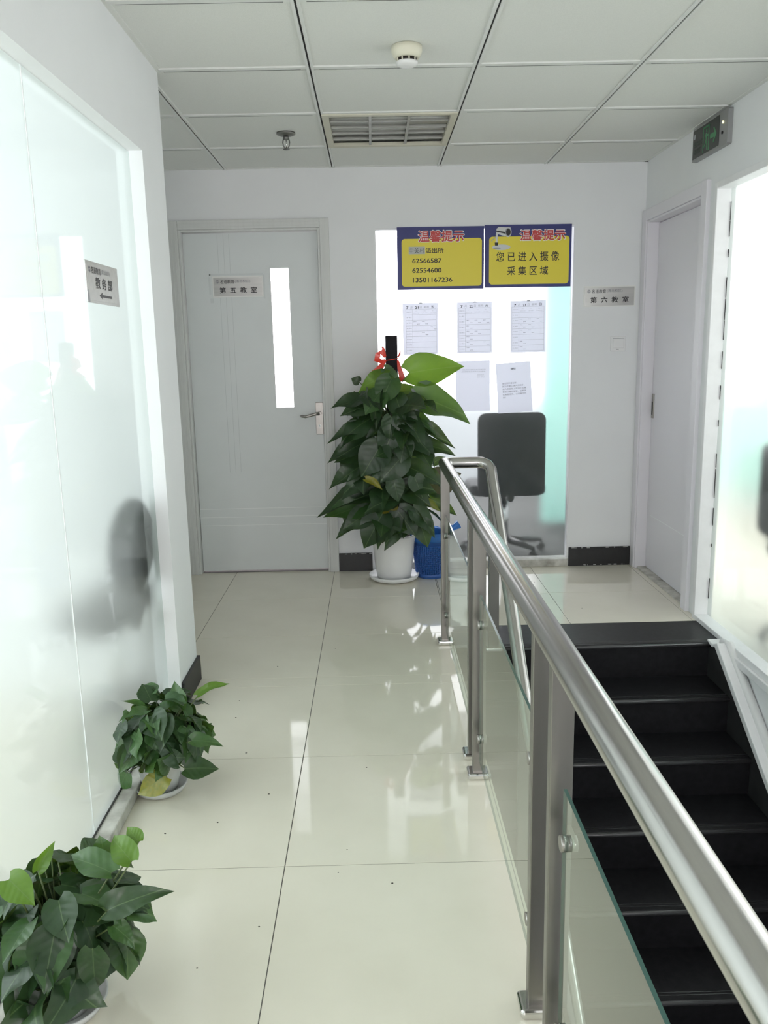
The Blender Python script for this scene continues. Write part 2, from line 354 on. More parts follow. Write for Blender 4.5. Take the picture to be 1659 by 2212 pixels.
# ------------------------------------------------------------------ ceiling of tiles in a slotted grid
ce = empty('ceiling'); ce['kind'] = 'structure'
CX, CY = -0.2021, 3.2417
bm = bmesh.new(); box(bm, -1.31, XR+0.1, YB-0.1, YW+0.1, H+0.03, H+0.12); obj('ceiling_slab', bm, WALL, ce)
cx_all = cuts(XL, XR, CX); 
ctile_cache = {}
def ctile(x0, x1, y0, y1):
    key = (round(x1-x0, 3), round(y1-y0, 3))
    if key not in ctile_cache:
        bm = bmesh.new(); box(bm, 0.009, key[0]-0.009, 0.009, key[1]-0.009, 0.005, 0.02); bmesh.ops.recalc_face_normals(bm, faces=bm.faces)
        me = bpy.data.meshes.new('ceiling_tile'); bm.to_mesh(me); bm.free(); me.materials.append(CEIL); ctile_cache[key] = me
    o = bpy.data.objects.new('ceiling_tile', ctile_cache[key]); COL.objects.link(o); o.location = (x0, y0, H); o.parent = ce
def cregion(x0, x1, y0, y1):
    xs = cuts(x0, x1, CX); ys = cuts(y0, y1, CY)
    for a, b in zip(xs, xs[1:]):
        for c, d in zip(ys, ys[1:]):
            if abs(a - CX) < 1e-3 and abs(c - (CY + T)) < 1e-3: continue       # the lamp sits here
            ctile(a, b, c, d)
cregion(XL, XR, YB, YC); cregion(XA, XR, YC, YW)
def mainbar(x, y0, y1):
    bm = bmesh.new(); w = 0.0135; s = 0.0034
    box(bm, x-w, x-s, y0, y1, H-0.001, H+0.006); box(bm, x+s, x+w, y0, y1, H-0.001, H+0.006); box(bm, x-s, x+s, y0, y1, H+0.004, H+0.006, 1)
    obj('ceiling_grid_bar', bm, [TBAR, SLOT], ce)
def crossbar(y, x0, x1):
    bm = bmesh.new(); w = 0.0125
    box(bm, x0, x1, y-w, y+w, H, H+0.006); box(bm, x0+0.02, x1-0.02, y+w-0.0002, y+w+0.0022, H-0.0004, H+0.006, 1)
    obj('ceiling_grid_bar', bm, [TBAR, SLOT], ce)
for k in range(-2, 3):
    x = CX + k*T
    if x < XA or x > XR: continue
    mainbar(x, YB if x > XL else YC, YW)
k = -9
while CY + k*T < YW:
    y = CY + k*T
    if y > YB: 
        xs = cuts(XA if y > YC else XL, XR, CX)
        for a, b in zip(xs, xs[1:]): crossbar(y, a+0.0135, b-0.0135)
    k += 1
for b in ((XL, XL+0.02, YB, YC), (XA, XA+0.02, YC, YW), (XR-0.02, XR, YB, YW), (XA, XR, YW-0.02, YW), (XA, XL+0.02, YC, YC+0.02), (XL, XR, YB, YB+0.02)):
    bx('wall_angle', CEIL, ce, *b, H+0.003, H+0.006)
# ------------------------------------------------------------------ walls
def wall(name, boxes, m=WALL):
    bm = bmesh.new()
    for b in boxes: box(bm, *b)
    o = obj(name, bm, m); o['kind'] = 'structure'; return o
JY = 2.976; LT = 2.004          # left window: jamb and head
wall('wall_left', [(XL-0.10, XL, JY, YC, 0, H+0.12), (XL-0.10, XL, YB, JY, LT, H+0.12), (XL-0.10, XL, YB, -2.2, 0, LT)])
wall('wall_alcove', [(XA-0.1, XL-0.10, YC-0.1, YC, 0, H+0.12), (XA-0.1, XA, YC, YW, 0, H+0.12)])
DX0, DX1, DZ = -1.085, -0.285, 2.018       # opening of the classroom door
WX0, WX1, WZ0, WZ1 = 0.026, 1.168, 0.012, 2.002
wall('wall_back', [(XA-0.1, DX0, YW, YW+0.1, 0, H+0.12), (DX0, DX1, YW, YW+0.1, DZ, H+0.12), (DX1, WX0, YW, YW+0.1, 0, H+0.12),
                   (WX0, WX1, YW, YW+0.1, WZ1, H+0.12), (WX0, WX1, YW, YW+0.1, -0.01, WZ0), (WX1, XR+0.1, YW, YW+0.1, 0, H+0.12)])
RDY0, RDY1, RDZ = 4.075, 4.868, 2.012
RWY1, RWY0, RWZ = 3.905, 0.5, 2.012
wall('wall_right', [(XR, XR+0.1, RDY1, YW, 0, H+0.12), (XR, XR+0.1, RDY0, RDY1, RDZ, H+0.12), (XR, XR+0.1, RWY1, RDY0, 0, H+0.12),
                    (XR, XR+0.1, RWY0, RWY1, RWZ, H+0.12), (XR, XR+0.1, YB, RWY0, 0, H+0.12), (XR, XR+0.1, YB, YW, ZB, -0.012)])
wall('wall_front', [(-0.9, XR+0.1, YB-0.1, YB, 0, 0.85), (-0.9, XR+0.1, YB-0.1, YB, 2.05, H+0.12), (-0.9, -0.55, YB-0.1, YB, 0.85, 2.05), (1.15, XR+0.1, YB-0.1, YB, 0.85, 2.05), (SX0-0.1, XR+0.1, YB-0.1, YB, ZB, 0)])  # wall behind the camera; its opening is added for the fill light
wall('wall_stairwell', [(SX0-0.10, SX0, YB, SY-0.30, ZB, -0.165), (SX0-0.1, XR+0.1, YB, SY+0.1, ZB-0.1, ZB), (SX0-0.1, XR+0.1, SY, SY+0.1, ZB, -0.165)])
# rooms behind the glass, closed except for their windows
wall('wall_office', [(-4.1, -4.0, YB, 3.27, -0.1, 0.45), (-4.1, -4.0, YB, 3.27, 2.25, 2.7), (-4.1, -4.0, YB, -1.75, 0.45, 2.25), (-4.1, -4.0, 2.95, 3.27, 0.45, 2.25),
                     (-4.1, XL-0.10, YB-0.1, YB, -0.1, 2.7), (-4.1, XA-0.1, YC-0.1, YC, -0.1, 2.7), (-4.1, XL-0.1, YB, YC, 2.6, 2.7)])
wall('wall_classroom', [(-1.7, -1.6, 5.05, 8.5, -0.1, 2.7), (1.68, 1.78, 5.05, 8.5, -0.1, 2.7), (-1.7, 1.78, 8.5, 8.6, -0.1, 0.78), (-1.7, 1.78, 8.5, 8.6, 2.52, 2.7),
                        (-1.7, -1.55, 8.5, 8.6, 0.78, 2.52), (1.55, 1.78, 8.5, 8.6, 0.78, 2.52), (-1.7, 1.78, 5.0425, 8.6, 2.6, 2.7)])
wall('wall_right_room', [(5.0, 5.1, -0.5, 6.6, -0.1, 0.58), (5.0, 5.1, -0.5, 6.6, 2.22, 2.7), (5.0, 5.1, -0.5, 1.18, 0.58, 2.22), (5.0, 5.1, 5.22, 6.6, 0.58, 2.22),
                         (XR+0.1, 5.1, -0.6, -0.5, -0.1, 2.7), (1.79, 5.1, 6.5, 6.6, -0.1, 0.75), (1.79, 5.1, 6.5, 6.6, 2.25, 2.7), (1.79, 1.9, 6.5, 6.6, 0.75, 2.25), (4.5, 5.1, 6.5, 6.6, 0.75, 2.25), (XR+0.1, 5.1, -0.6, 6.6, 2.6, 2.7)])
ROOMF = mat('room_floor_grey', (0.12, 0.12, 0.115), 0.9, spec=0.05)
ROOMFL = mat('room_floor_cream', (0.62, 0.58, 0.48), 0.5)
wall('floor_office', [(-4.1, XL-0.10, YB, YC, -0.1, -0.02)], ROOMFL)
wall('floor_classroom', [(-1.7, 1.78, 5.0425, 8.6, -0.1, -0.005)], ROOMF)
wall('floor_right_room', [(XR+0.1, 5.1, -0.6, 6.6, -0.1, -0.005)], ROOMFL)

# ------------------------------------------------------------------ skirtings
def skirting(name, pieces, chips=()):
    bm = bmesh.new()
    for b in pieces: box(bm, *b)
    o = obj(name, bm, BLACKB, None, 0.002); o['kind'] = 'structure'
    if chips:
        rnd = random.Random(3); bm = bmesh.new()
        for (x0, x1, z) in chips:
            for _ in range(12):
                x = rnd.uniform(x0, x1); w = rnd.uniform(0.002, 0.02)
                box(bm, x, min(x1, x+w), YW-0.0108, YW-0.0098, z-rnd.uniform(0, 0.003), z+rnd.uniform(0.001, 0.003))
        c = obj('paint_chip', bm, PAINTCHIP, o); c['kind'] = 'stuff'
skirting('baseboard_back', [(-0.232, WX0-0.055, YW-0.010, YW, 0, 0.112), (WX1+0.004, 1.563, YW-0.010, YW, 0, 0.117)], [(1.172, 1.56, 0.006), (1.172, 1.56, 0.114), (-0.2, -0.03, 0.108)])
skirting('baseboard_left', [(XL, XL+0.012, JY+0.012, YC+0.012, 0, 0.105), (XA, XL+0.012, YC, YC+0.012, 0, 0.105), (XA, XA+0.012, YC+0.012, YW-0.05, 0, 0.11)])

# ------------------------------------------------------------------ windows
def pane(name, parent, verts_box, film_face, film):
    """glass pane; film_face index of box(): 0 bottom 1 top 2 -y 3 +x 4 +y 5 -x"""
    bm = bmesh.new(); fs = box(bm, *verts_box); bmesh.ops.recalc_face_normals(bm, faces=bm.faces)
    for i, f in enumerate(fs): f.material_index = 0 if i == film_face else 1
    return obj(name, bm, [film, CLEARS], parent, fix=False)
GX = -0.800
w1 = empty('window_1'); w1['kind'] = 'structure'
pane('pane', w1, (GX-0.010, GX, 2.101, JY-0.002, 0.035, LT-0.003), 3, FROST)
pane('pane', w1, (GX-0.010, GX, 0.30, 2.098, 0.035, LT-0.003), 3, FROST)
pane('pane', w1, (GX-0.010, GX, -2.2, 0.297, 0.035, LT-0.003), 3, FROST)
bx('glass_seam', GROOVEL, w1, GX-0.006, GX+0.0012, 2.0978, 2.1012, 0.035, LT-0.003)
bx('glass_seam', GROOVEL, w1, GX-0.006, GX+0.0012, 0.2968, 0.3002, 0.035, LT-0.003)
bx('window_sill', SILLD, w1, XL-0.10, XL+0.004, -2.2, JY, 0.0, 0.034, bevel=0.004)
bx('sealant_bead', SEAL, w1, GX, GX+0.004, -2.2, JY-0.002, 0.034, 0.038)
w2 = empty('window_2'); w2['kind'] = 'structure'
GY = YW + 0.034
pane('pane', w2, (WX0, WX1, GY, GY+0.010, WZ0+0.03, WZ1), 2, FROSTB)
bx('window_sill', SILLD, w2, WX0, WX1, YW-0.012, YW+0.1, WZ0-0.012, WZ0+0.034, bevel=0.004)
bx('frame_bead', WINW, w2, WX1-0.006, WX1, YW+0.004, GY, WZ0+0.034, WZ1)
bx('frame_bead', WINW, w2, WX0, WX0+0.006, YW+0.004, GY, WZ0+0.034, WZ1)
bx('frame_bead', WINW, w2, WX0+0.006, WX1-0.006, YW+0.004, GY, WZ1-0.008, WZ1)
w3 = empty('window_3'); w3['kind'] = 'structure'
GXR = XR + 0.050
pane('pane', w3, (GXR, GXR+0.010, RWY0, RWY1, 0.02, RWZ), 5, FROST)
bx('window_frame', WINW, w3, XR-0.016, GXR, RWY1-0.008, RWY1+0.022, -0.01, RWZ+0.022, bevel=0.003)
bx('window_frame', WINW, w3, XR-0.016, GXR, RWY0-0.022, RWY1-0.008, RWZ-0.008, RWZ+0.022, bevel=0.003)
bx('window_frame', WINW, w3, XR-0.016, GXR, RWY0-0.022, RWY1-0.008, -0.012, 0.022, bevel=0.003)
bx('frame_ledge', WINW, w3, XR-0.032, XR-0.016, RWY0-0.022, RWY1+0.01, -0.040, -0.006, bevel=0.004)
bm = bmesh.new(); rnd = random.Random(5)
for k in range(34):
    z = rnd.uniform(0.1, 1.9); box(bm, GXR-0.002, GXR-0.0006, RWY1-0.014, RWY1-0.0085, z, z+rnd.uniform(0.01, 0.09))
obj('sealant_bead', bm, SEAL, w3)

# ------------------------------------------------------------------ classroom door (door_1)
d1 = empty('door_1', (-0.685, YW, 0)); d1['kind'] = 'structure'
def casing(parent, pieces):
    for b in pieces: keep(bx('casing', FRAMEW, None, *b, bevel=0.003), parent)
yo = YW
casing(d1, [(-1.143, -1.085, yo-0.020, yo+0.03, 0, 2.062), (-1.085, -1.072, yo-0.014, yo+0.1, 0, 2.012), (-0.285, -0.232, yo-0.020, yo+0.03, 0, 2.062), (-0.298, -0.285, yo-0.014, yo+0.1, 0, 2.012),
            (-1.085, -0.285, yo-0.020, yo+0.03, 2.012, 2.062), (-1.072, -0.298, yo-0.014, yo+0.1, 2.000, 2.012)])
for x in (-1.122, -1.104, -0.268, -0.252):
    keep(bx('casing_bead', FRAMEW, None, x-0.002, x+0.002, yo-0.0225, yo-0.020, 0, 2.02), d1)
for z in (2.028, 2.046): keep(bx('casing_bead', FRAMEW, None, -1.10, -0.268, yo-0.0225, yo-0.020, z-0.002, z+0.002), d1)
LY = yo + 0.030
bm = bmesh.new()
VX0, VX1, VZ0, VZ1 = -0.581, -0.469, 0.998, 1.802
box(bm, -1.069, VX0, LY, LY+0.04, 0.012, 1.997); box(bm, VX1, -0.301, LY, LY+0.04, 0.012, 1.997)
box(bm, VX0, VX1, LY, LY+0.04, 0.012, VZ0); box(bm, VX0, VX1, LY, LY+0.04, VZ1, 1.997)
leaf = keep(obj('door_leaf', bm, DOORW), d1)
def sub(o, parent): o.parent = parent; o.matrix_parent_inverse = parent.matrix_parent_inverse.copy() if False else Matrix.Identity(4); return o
for x in (-0.872, -0.838, -0.806): sub(bx('groove', GROOVE, None, x-0.0009, x+0.0009, LY-0.0004, LY+0.001, 0.62, 1.99), leaf)  # darker colour stands in for the shade in the upright grooves
for z in (0.294, 0.345, 0.397): sub(bx('groove', GROOVEL, None, -1.066, -0.304, LY-0.0006, LY+0.001, z-0.0014, z+0.0014), leaf)  # pale colour paints the highlight lines of the level grooves
bm = bmesh.new(); fs = box(bm, VX0, VX1, LY+0.004, LY+0.010, VZ0, VZ1); bmesh.ops.recalc_face_normals(bm, faces=bm.faces)
for i, f in enumerate(fs): f.material_index = 0 if i == 2 else 1
keep(obj('vision_pane', bm, [FROSTB, CLEARS], fix=False), d1)
bm = bmesh.new()
for b in ((VX0, VX0+0.004, VZ0, VZ1), (VX1-0.004, VX1, VZ0, VZ1), (VX0, VX1, VZ0, VZ0+0.004), (VX0, VX1, VZ1-0.004, VZ1)): box(bm, b[0], b[1], LY-0.001, LY+0.005, b[2], b[3])
keep(obj('pane_bead', bm, WINW), d1)
bm = bmesh.new(); prism(bm, rrect(0.045, 0.19, 0.005), (-0.346, LY, 0.838), (1,0,0), (0,0,1), (0,-1,0), 0.008)
hp = keep(obj('handle_plate', bm, NICKEL, None, 0.002), d1)
bm = bmesh.new(); tube(bm, [(-0.322, LY-0.006, 0.965), (-0.322, LY-0.045, 0.965)], 0.011, 14)
tube(bm, [(-0.320, LY-0.045, 0.965), (-0.345, LY-0.048, 0.963), (-0.375, LY-0.050, 0.955), (-0.405, LY-0.050, 0.948), (-0.425, LY-0.048, 0.951), (-0.432, LY-0.046, 0.956)], [0.010, 0.009, 0.0085, 0.0085, 0.0075, 0.004], 12)
sub(obj('door_lever', bm, NICKEL, None), hp)
bm = bmesh.new(); tube(bm, [(-0.323, LY-0.008, 0.890), (-0.323, LY-0.014, 0.890)], 0.009, 16); box(bm, -0.3245, -0.3215, LY-0.0146, LY-0.010, 0.883, 0.897, 1); sub(obj('key_cylinder', bm, [CHROME, INK], None), hp)
bm = bmesh.new(); rnd = random.Random(4)
for (x0, x1, z0, z1) in ((-0.935, -0.923, 1.66, 1.772), (-0.93, -0.62, 1.764, 1.774), (-0.622, -0.612, 1.63, 1.765), (-0.93, -0.91, 1.61, 1.636)):
    box(bm, x0, x1, LY-0.0005, LY+0.001, z0, z1)
sub(obj('paint_patch', bm, GASKET, None), leaf)

# ------------------------------------------------------------------ right door (door_2)
d2 = empty('door_2', (XR, 4.47, 0)); d2['kind'] = 'structure'
for b in ((XR-0.020, XR+0.03, 4.868, 4.934, 0, 2.066), (XR-0.020, XR+0.03, 4.009, 4.075, 0, 2.066), (XR-0.020, XR+0.03, 4.075, 4.868, 2.006, 2.066),
          (XR-0.012, XR+0.1, 4.856, 4.868, 0, 2.006), (XR-0.012, XR+0.1, 4.075, 4.087, 0, 2.006), (XR-0.012, XR+0.1, 4.087, 4.856, 1.994, 2.006)):
    keep(bx('casing', FRAMEW if b[2] > 9 else DOORL, None, *b, bevel=0.003), d2)
LX = XR + 0.052
bm = bmesh.new(); box(bm, LX, LX+0.04, 4.089, 4.854, 0.012, 1.990); lf2 = keep(obj('door_leaf', bm, DOORL), d2)
for z in (0.335,): sub(bx('groove', GROOVEL, None, LX-0.0008, LX+0.001, 4.092, 4.80, z-0.0016, z+0.0016), lf2)  # pale strip, the groove's highlight put in as colour
bm = bmesh.new(); box(bm, LX-0.006, LX+0.001, 4.815, 4.845, 0.905, 1.045); pl = keep(obj('lock_plate', bm, NICKEL, None, 0.002), d2)
sub(bx('lock_slot', SLOT, None, LX-0.0075, LX-0.005, 4.822, 4.838, 0.925, 1.0), pl)
bm = bmesh.new(); box(bm, LX-0.05, LX+0.05, 4.087, 4.856, 0.0, 0.009); keep(obj('threshold', bm, SILLD), d2)

# ------------------------------------------------------------------ staircase
st = empty('staircase', (0.9, 3.56, 0)); tag(st, 'black stone stairs going down beside the steel and glass railing', 'stairs')
TR, RI = 0.2355, 0.162; NY = 3.565
for k in range(13):
    y = NY - k*TR; z = -k*RI
    yb = SY if k == 0 else y + TR + 0.031
    bm = bmesh.new(); box(bm, SX0, SX1 + (0.066 if k == 0 else 0), y, yb, z-0.022, z)
    t_ = keep(obj('tread', bm, STAIR, None, 0.004), st)
    bm = bmesh.new(); tube(bm, [(SX0+0.001, y+0.004, z-0.012), (SX1, y+0.004, z-0.012)], 0.011, 12); box(bm, SX0+0.002, SX1-0.001, y+0.022, y+0.025, z-0.0005, z+0.0008); box(bm, SX0+0.002, SX1-0.001, y+0.034, y+0.037, z-0.0005, z+0.0008)
    sub(obj('nosing', bm, NOSE, None), t_)
    bm = bmesh.new(); box(bm, SX0, SX1, y+0.012, y+0.032, z-RI, z-0.022); keep(obj('riser', bm, STAIR), st)
# sloped skirting and its white ledge on the right wall
sk = empty('trim_1'); sk['kind'] = 'structure'
sl = RI/TR; ya, yb = NY + 0.04, NY - 13*TR
def zs(y, c): return -(NY - y)*sl + c
bm = bmesh.new(); prism(bm, [(NY+0.06, -0.023), (NY-0.02, -0.023), (NY-0.05, zs(NY-0.05, 0.055)-0.022), (yb, zs(yb, 0.055)), (yb, zs(yb, -0.35)), (NY+0.06, -0.40)], (SX1, 0, 0), (0,1,0), (0,0,1), (1,0,0), 0.066); obj('stair_skirting', bm, STRING, sk)
bm = bmesh.new()
prism(bm, [(NY-0.06, zs(NY-0.06, 0.055)-0.014), (NY-0.03, -0.012), (NY+0.02, -0.002), (NY+0.02, 0.010), (NY-0.035, 0.006), (NY-0.085, zs(NY-0.085, 0.085)), (yb, zs(yb, 0.075)), (yb, zs(yb, 0.056))], (SX1-0.006, 0, 0), (0,1,0), (0,0,1), (1,0,0), 0.075)
obj('ledge_board', bm, WINW, sk, 0.004)
bm = bmesh.new(); tube(bm, [(XR-0.021, NY-0.03, 0.010), (XR-0.021, NY-0.10, zs(NY-0.10, 0.095)), (XR-0.021, yb, zs(yb, 0.088))], 0.018, 12); obj('conduit', bm, PLASTW, sk)

# ------------------------------------------------------------------ railing
rl = empty('stair_railing', (0.307, 2.4, 0)); tag(rl, 'stainless steel railing with clear glass panels along the stairwell edge', 'railing')
PX0, PX1 = 0.287, 0.327; PXc = 0.307; RZ = 0.842; RX = 0.300
bm = bmesh.new()
pts = [(RX, -1.6, RZ), (RX, 0.0, RZ), (RX, 1.5, RZ), (RX, 3.0, RZ), (RX, 3.58, RZ)]
tube(bm, pts, 0.0255, 28)
keep(obj('handrail', bm, STEEL), rl)
def arc(c, r, a0, a1, f, n=7): return [f(c, r, math.radians(a0 + (a1-a0)*k/n)) for k in range(n+1)]
bm = bmesh.new()
p = [(RX, 3.50, RZ), (RX, 3.555, RZ), (RX+0.010, 3.580, RZ), (RX+0.035, 3.59, RZ), (0.44, 3.59, RZ)]
q = [(0.465, 3.587, RZ-0.001), (0.488, 3.575, RZ-0.010), (0.500, 3.552, RZ-0.028), (0.502, 3.52, 0.770), (0.502, 3.20, 0.525), (0.502, 2.9, 0.292), (0.502, 2.634, 0.080), (0.502, 1.6, -0.63), (0.502, 0.7, -1.25)]
tube(bm, p + q, 0.0245, 24)
keep(obj('sloping_handrail', bm, STEEL), rl)
def post(x0, x1, y, z0, z1, base=True):
    o = keep(bx('post', STEELP, None, x0, x1, y, y+0.025, z0, z1, bevel=0.002), rl)
    if base:
        bm = bmesh.new(); prism(bm, rrect(x1-x0+0.034, 0.062, 0.008), (x0-0.017, y-0.018, 0.0), (1,0,0), (0,1,0), (0,0,1), 0.022)
        b = obj('base_cover', bm, CHROME, None, 0.007, 3); sub(b, o)
    return o
PY = [3.62, 2.545, 2.415, 1.465, 1.305, 0.36, 0.22, -0.75]
for y in PY: post(PX0, PX1, y, 0.0, RZ-0.018)
post(0.489, 0.534, 3.52, 0.0, 0.72, True)
for k, y in enumerate((2.71, 1.75, 0.80)):
    zt = 0.080 + (y-2.634)*0.775 - 0.02 if y > 2.6 else 0.08 - (2.634-y)*0.687 - 0.02
    kk = math.ceil((NY - y - 0.03)/TR); post(0.484, 0.520, y, -kk*RI, zt, False)
GXM = 0.303
panels = [(2.598, 3.578), (1.522, 2.382), (0.42, 1.272), (-0.69, 0.185)]
for (y0, y1) in panels:
    bm = bmesh.new(); fs = box(bm, GXM, GXM+0.006, y0, y1, 0.074, 0.612); bmesh.ops.recalc_face_normals(bm, faces=bm.faces)
    for i, f in enumerate(fs): f.material_index = 0 if i in (3, 5) else 1
    pn = keep(obj('glass_panel', bm, [CLEAR, GEDGE], fix=False), rl)
    for ye, s in ((y0, 1), (y1, -1)):
        for z in (0.16, 0.525):
            bm = bmesh.new(); yc = ye + s*0.022
            for sx in (-1, 1): tube(bm, [(GXM+0.005+sx*0.0052, yc, z), (GXM+0.005+sx*0.014, yc, z)], 0.0135, 14)
            box(bm, GXM+0.012, GXM+0.020, min(ye-s*0.024, yc), max(ye-s*0.024, yc), z-0.006, z+0.006)
            sub(obj('glass_clip', bm, NICKEL, None), pn)

# ------------------------------------------------------------------ ceiling fittings
lx0, lx1, ly0, ly1 = CX+0.004, CX+T-0.004, CY+T+0.004, CY+2*T-0.004
lp = empty('ceiling_lamp', ((lx0+lx1)/2, (ly0+ly1)/2, H)); tag(lp, 'square recessed louvred ceiling lamp, switched off', 'lamp')
for b in ((lx0, lx1, ly0, ly0+0.03), (lx0, lx1, ly1-0.03, ly1), (lx0, lx0+0.03, ly0+0.03, ly1-0.03), (lx1-0.03, lx1, ly0+0.03, ly1-0.03)):
    keep(bx('lamp_frame', LAMPF, None, *b, H-0.006, H+0.012, bevel=0.002), lp)
keep(bx('housing', LAMPI, None, lx0+0.004, lx1-0.004, ly0+0.004, ly1-0.004, H+0.021, H+0.028), lp)
for x in (lx0+0.21, lx1-0.21): keep(bx('louvre_divider', LAMPB, None, x-0.006, x+0.006, ly0+0.03, ly1-0.03, H-0.002, H+0.019), lp)
for k in range(1, 5):
    y = ly0 + 0.03 + k*(ly1-ly0-0.06)/5; keep(bx('louvre_blade', LAMPB, None, lx0+0.03, lx1-0.03, y-0.009, y+0.009, H-0.001, H+0.012, bevel=0.003), lp)
for k in range(3):
    y = ly0 + 0.12 + k*0.175; bm = bmesh.new(); tube(bm, [(lx0+0.035, y, H+0.0135), (lx1-0.035, y, H+0.0135)], 0.0065, 10); keep(obj('lamp_tube', bm, TUBE), lp)
sdx, sdy = 0.138, 3.05
sd = empty('smoke_detector', (sdx, sdy, H)); tag(sd, 'round ivory smoke detector on the ceiling', 'smoke detector')
bm = bmesh.new(); lathe(bm, [(0.052, H+0.004), (0.052, H-0.012), (0.048, H-0.024), (0.040, H-0.034)], sdx, sdy, 36); keep(obj('detector_base', bm, IVORY), sd)
bm = bmesh.new(); lathe(bm, [(0.033, H-0.033), (0.033, H-0.045)], sdx, sdy, 24); keep(obj('vent_ring', bm, DARKVENT), sd)
for k in range(9):
    a = 2*math.pi*k/9; keep(bx('vent_rib', IVORY, None, sdx+0.034*math.cos(a)-0.002, sdx+0.034*math.cos(a)+0.002, sdy+0.034*math.sin(a)-0.002, sdy+0.034*math.sin(a)+0.002, H-0.045, H-0.033), sd)
bm = bmesh.new(); lathe(bm, [(0.037, H-0.044), (0.037, H-0.049), (0.031, H-0.056), (0.012, H-0.059)], sdx, sdy, 32); keep(obj('detector_cap', bm, PLASTW), sd)
spx, spy = -0.382, 4.165
sp = empty('fire_sprinkler', (spx, spy, H)); tag(sp, 'small dark metal fire sprinkler hanging from the ceiling', 'sprinkler')
bm = bmesh.new(); lathe(bm, [(0.044, H+0.004), (0.044, H-0.003), (0.030, H-0.009), (0.014, H-0.012)], spx, spy, 28); keep(obj('escutcheon', bm, BRONZE), sp)
bm = bmesh.new(); lathe(bm, [(0.013, H-0.010), (0.013, H-0.022), (0.010, H-0.026)], spx, spy, 16); keep(obj('sprinkler_body', bm, BRONZE), sp)
for s in (-1, 1):
    bm = bmesh.new(); tube(bm, [(spx+s*0.012, spy, H-0.02), (spx+s*0.016, spy, H-0.038), (spx+s*0.013, spy, H-0.054), (spx+s*0.004, spy, H-0.066)], 0.0028, 8); keep(obj('frame_arm', bm, BRONZE), sp)
bm = bmesh.new(); tube(bm, [(spx, spy, H-0.024), (spx, spy, H-0.062)], 0.0022, 8); keep(obj('glass_bulb', bm, CHROME), sp)
bm = bmesh.new(); lathe(bm, [(0.006, H-0.062), (0.015, H-0.067), (0.015, H-0.069), (0.004, H-0.070)], spx, spy, 20); keep(obj('deflector', bm, BRONZE), sp)

# ------------------------------------------------------------------ exit sign on the right wall (seen from the left: u = -Y, v = Z, n = -X)
ex = empty('exit_sign', (XR, 4.0, 2.17)); tag(ex, 'unlit dark emergency exit sign with green running man and arrow', 'exit sign')
U, V, Nn = Vector((0,-1,0)), Vector((0,0,1)), Vector((-1,0,0))
EW, EH = 0.40, 0.148; EO = Vector((XR, 4.205, 2.173))
def epr(name, poly, m, off, t, parent=None, sh=0):
    bm = bmesh.new(); prism(bm, poly, EO + Nn*off, U, V, Nn, t); o = obj(name, bm, m)
    return keep(o, ex)
epr('sign_case', rrect(EW, EH, 0.008), EXITF, 0.0, 0.022)
epr('sign_panel', rrect(0.305, EH-0.022, 0.002, x=0.006, y=0.012), EXITD, 0.022, 0.0012)
P0 = 0.0233
bm = bmesh.new()
for r in ((0.128, 0.136, 0.018, 0.128), (0.192, 0.202, 0.018, 0.128), (0.128, 0.202, 0.120, 0.128)):
    prism(bm, [(r[0], r[2]), (r[1], r[2]), (r[1], r[3]), (r[0], r[3])], EO + Nn*P0, U, V, Nn, 0.0004)
keep(obj('door_symbol', bm, EXITG), ex)
bm = bmesh.new()
for poly in (ell(0.170, 0.108, 0.008, 0.008, 12), [(0.158, 0.095), (0.152, 0.070), (0.157, 0.068), (0.164, 0.086), (0.166, 0.066), (0.174, 0.060), (0.180, 0.080), (0.190, 0.080), (0.190, 0.087), (0.176, 0.090), (0.172, 0.100)][::-1],
             [(0.166, 0.068), (0.174, 0.063), (0.180, 0.046), (0.182, 0.022), (0.174, 0.022), (0.172, 0.044)][::-1], [(0.164, 0.070), (0.170, 0.060), (0.160, 0.044), (0.142, 0.036), (0.140, 0.044), (0.154, 0.052)][::-1]):
    prism(bm, poly, EO + Nn*P0, U, V, Nn, 0.0004)
keep(obj('running_man_symbol', bm, EXITG), ex)
epr('arrow_symbol', [(0.212, 0.060), (0.258, 0.060), (0.245, 0.038), (0.258, 0.038), (0.285, 0.070), (0.258, 0.102), (0.245, 0.102), (0.258, 0.080), (0.212, 0.080)], EXITG, P0, 0.0004)
keep(text('lettering', '安全出口', EXITDIM, None, EO + Nn*P0, U, V, Nn, 0.022, 0.115, 0.062, 0.088), ex)
keep(text('lettering', 'EXIT', EXITDIM, None, EO + Nn*P0, U, V, Nn, 0.032, 0.105, 0.030, 0.052), ex)
epr('seal_mark', ell(0.026, 0.110, 0.010, 0.012, 14), PGREY, P0, 0.0004)
epr('indicator_lamp', ell(0.350, 0.098, 0.006, 0.006, 12), LED, 0.022, 0.004)
epr('test_button', ell(0.348, 0.056, 0.007, 0.007, 14), INK, 0.022, 0.004)
bm = bmesh.new(); box(bm, XR-0.010, XR, 4.10, 4.12, 2.318, 2.328); keep(obj('bracket', bm, EXITF), ex)

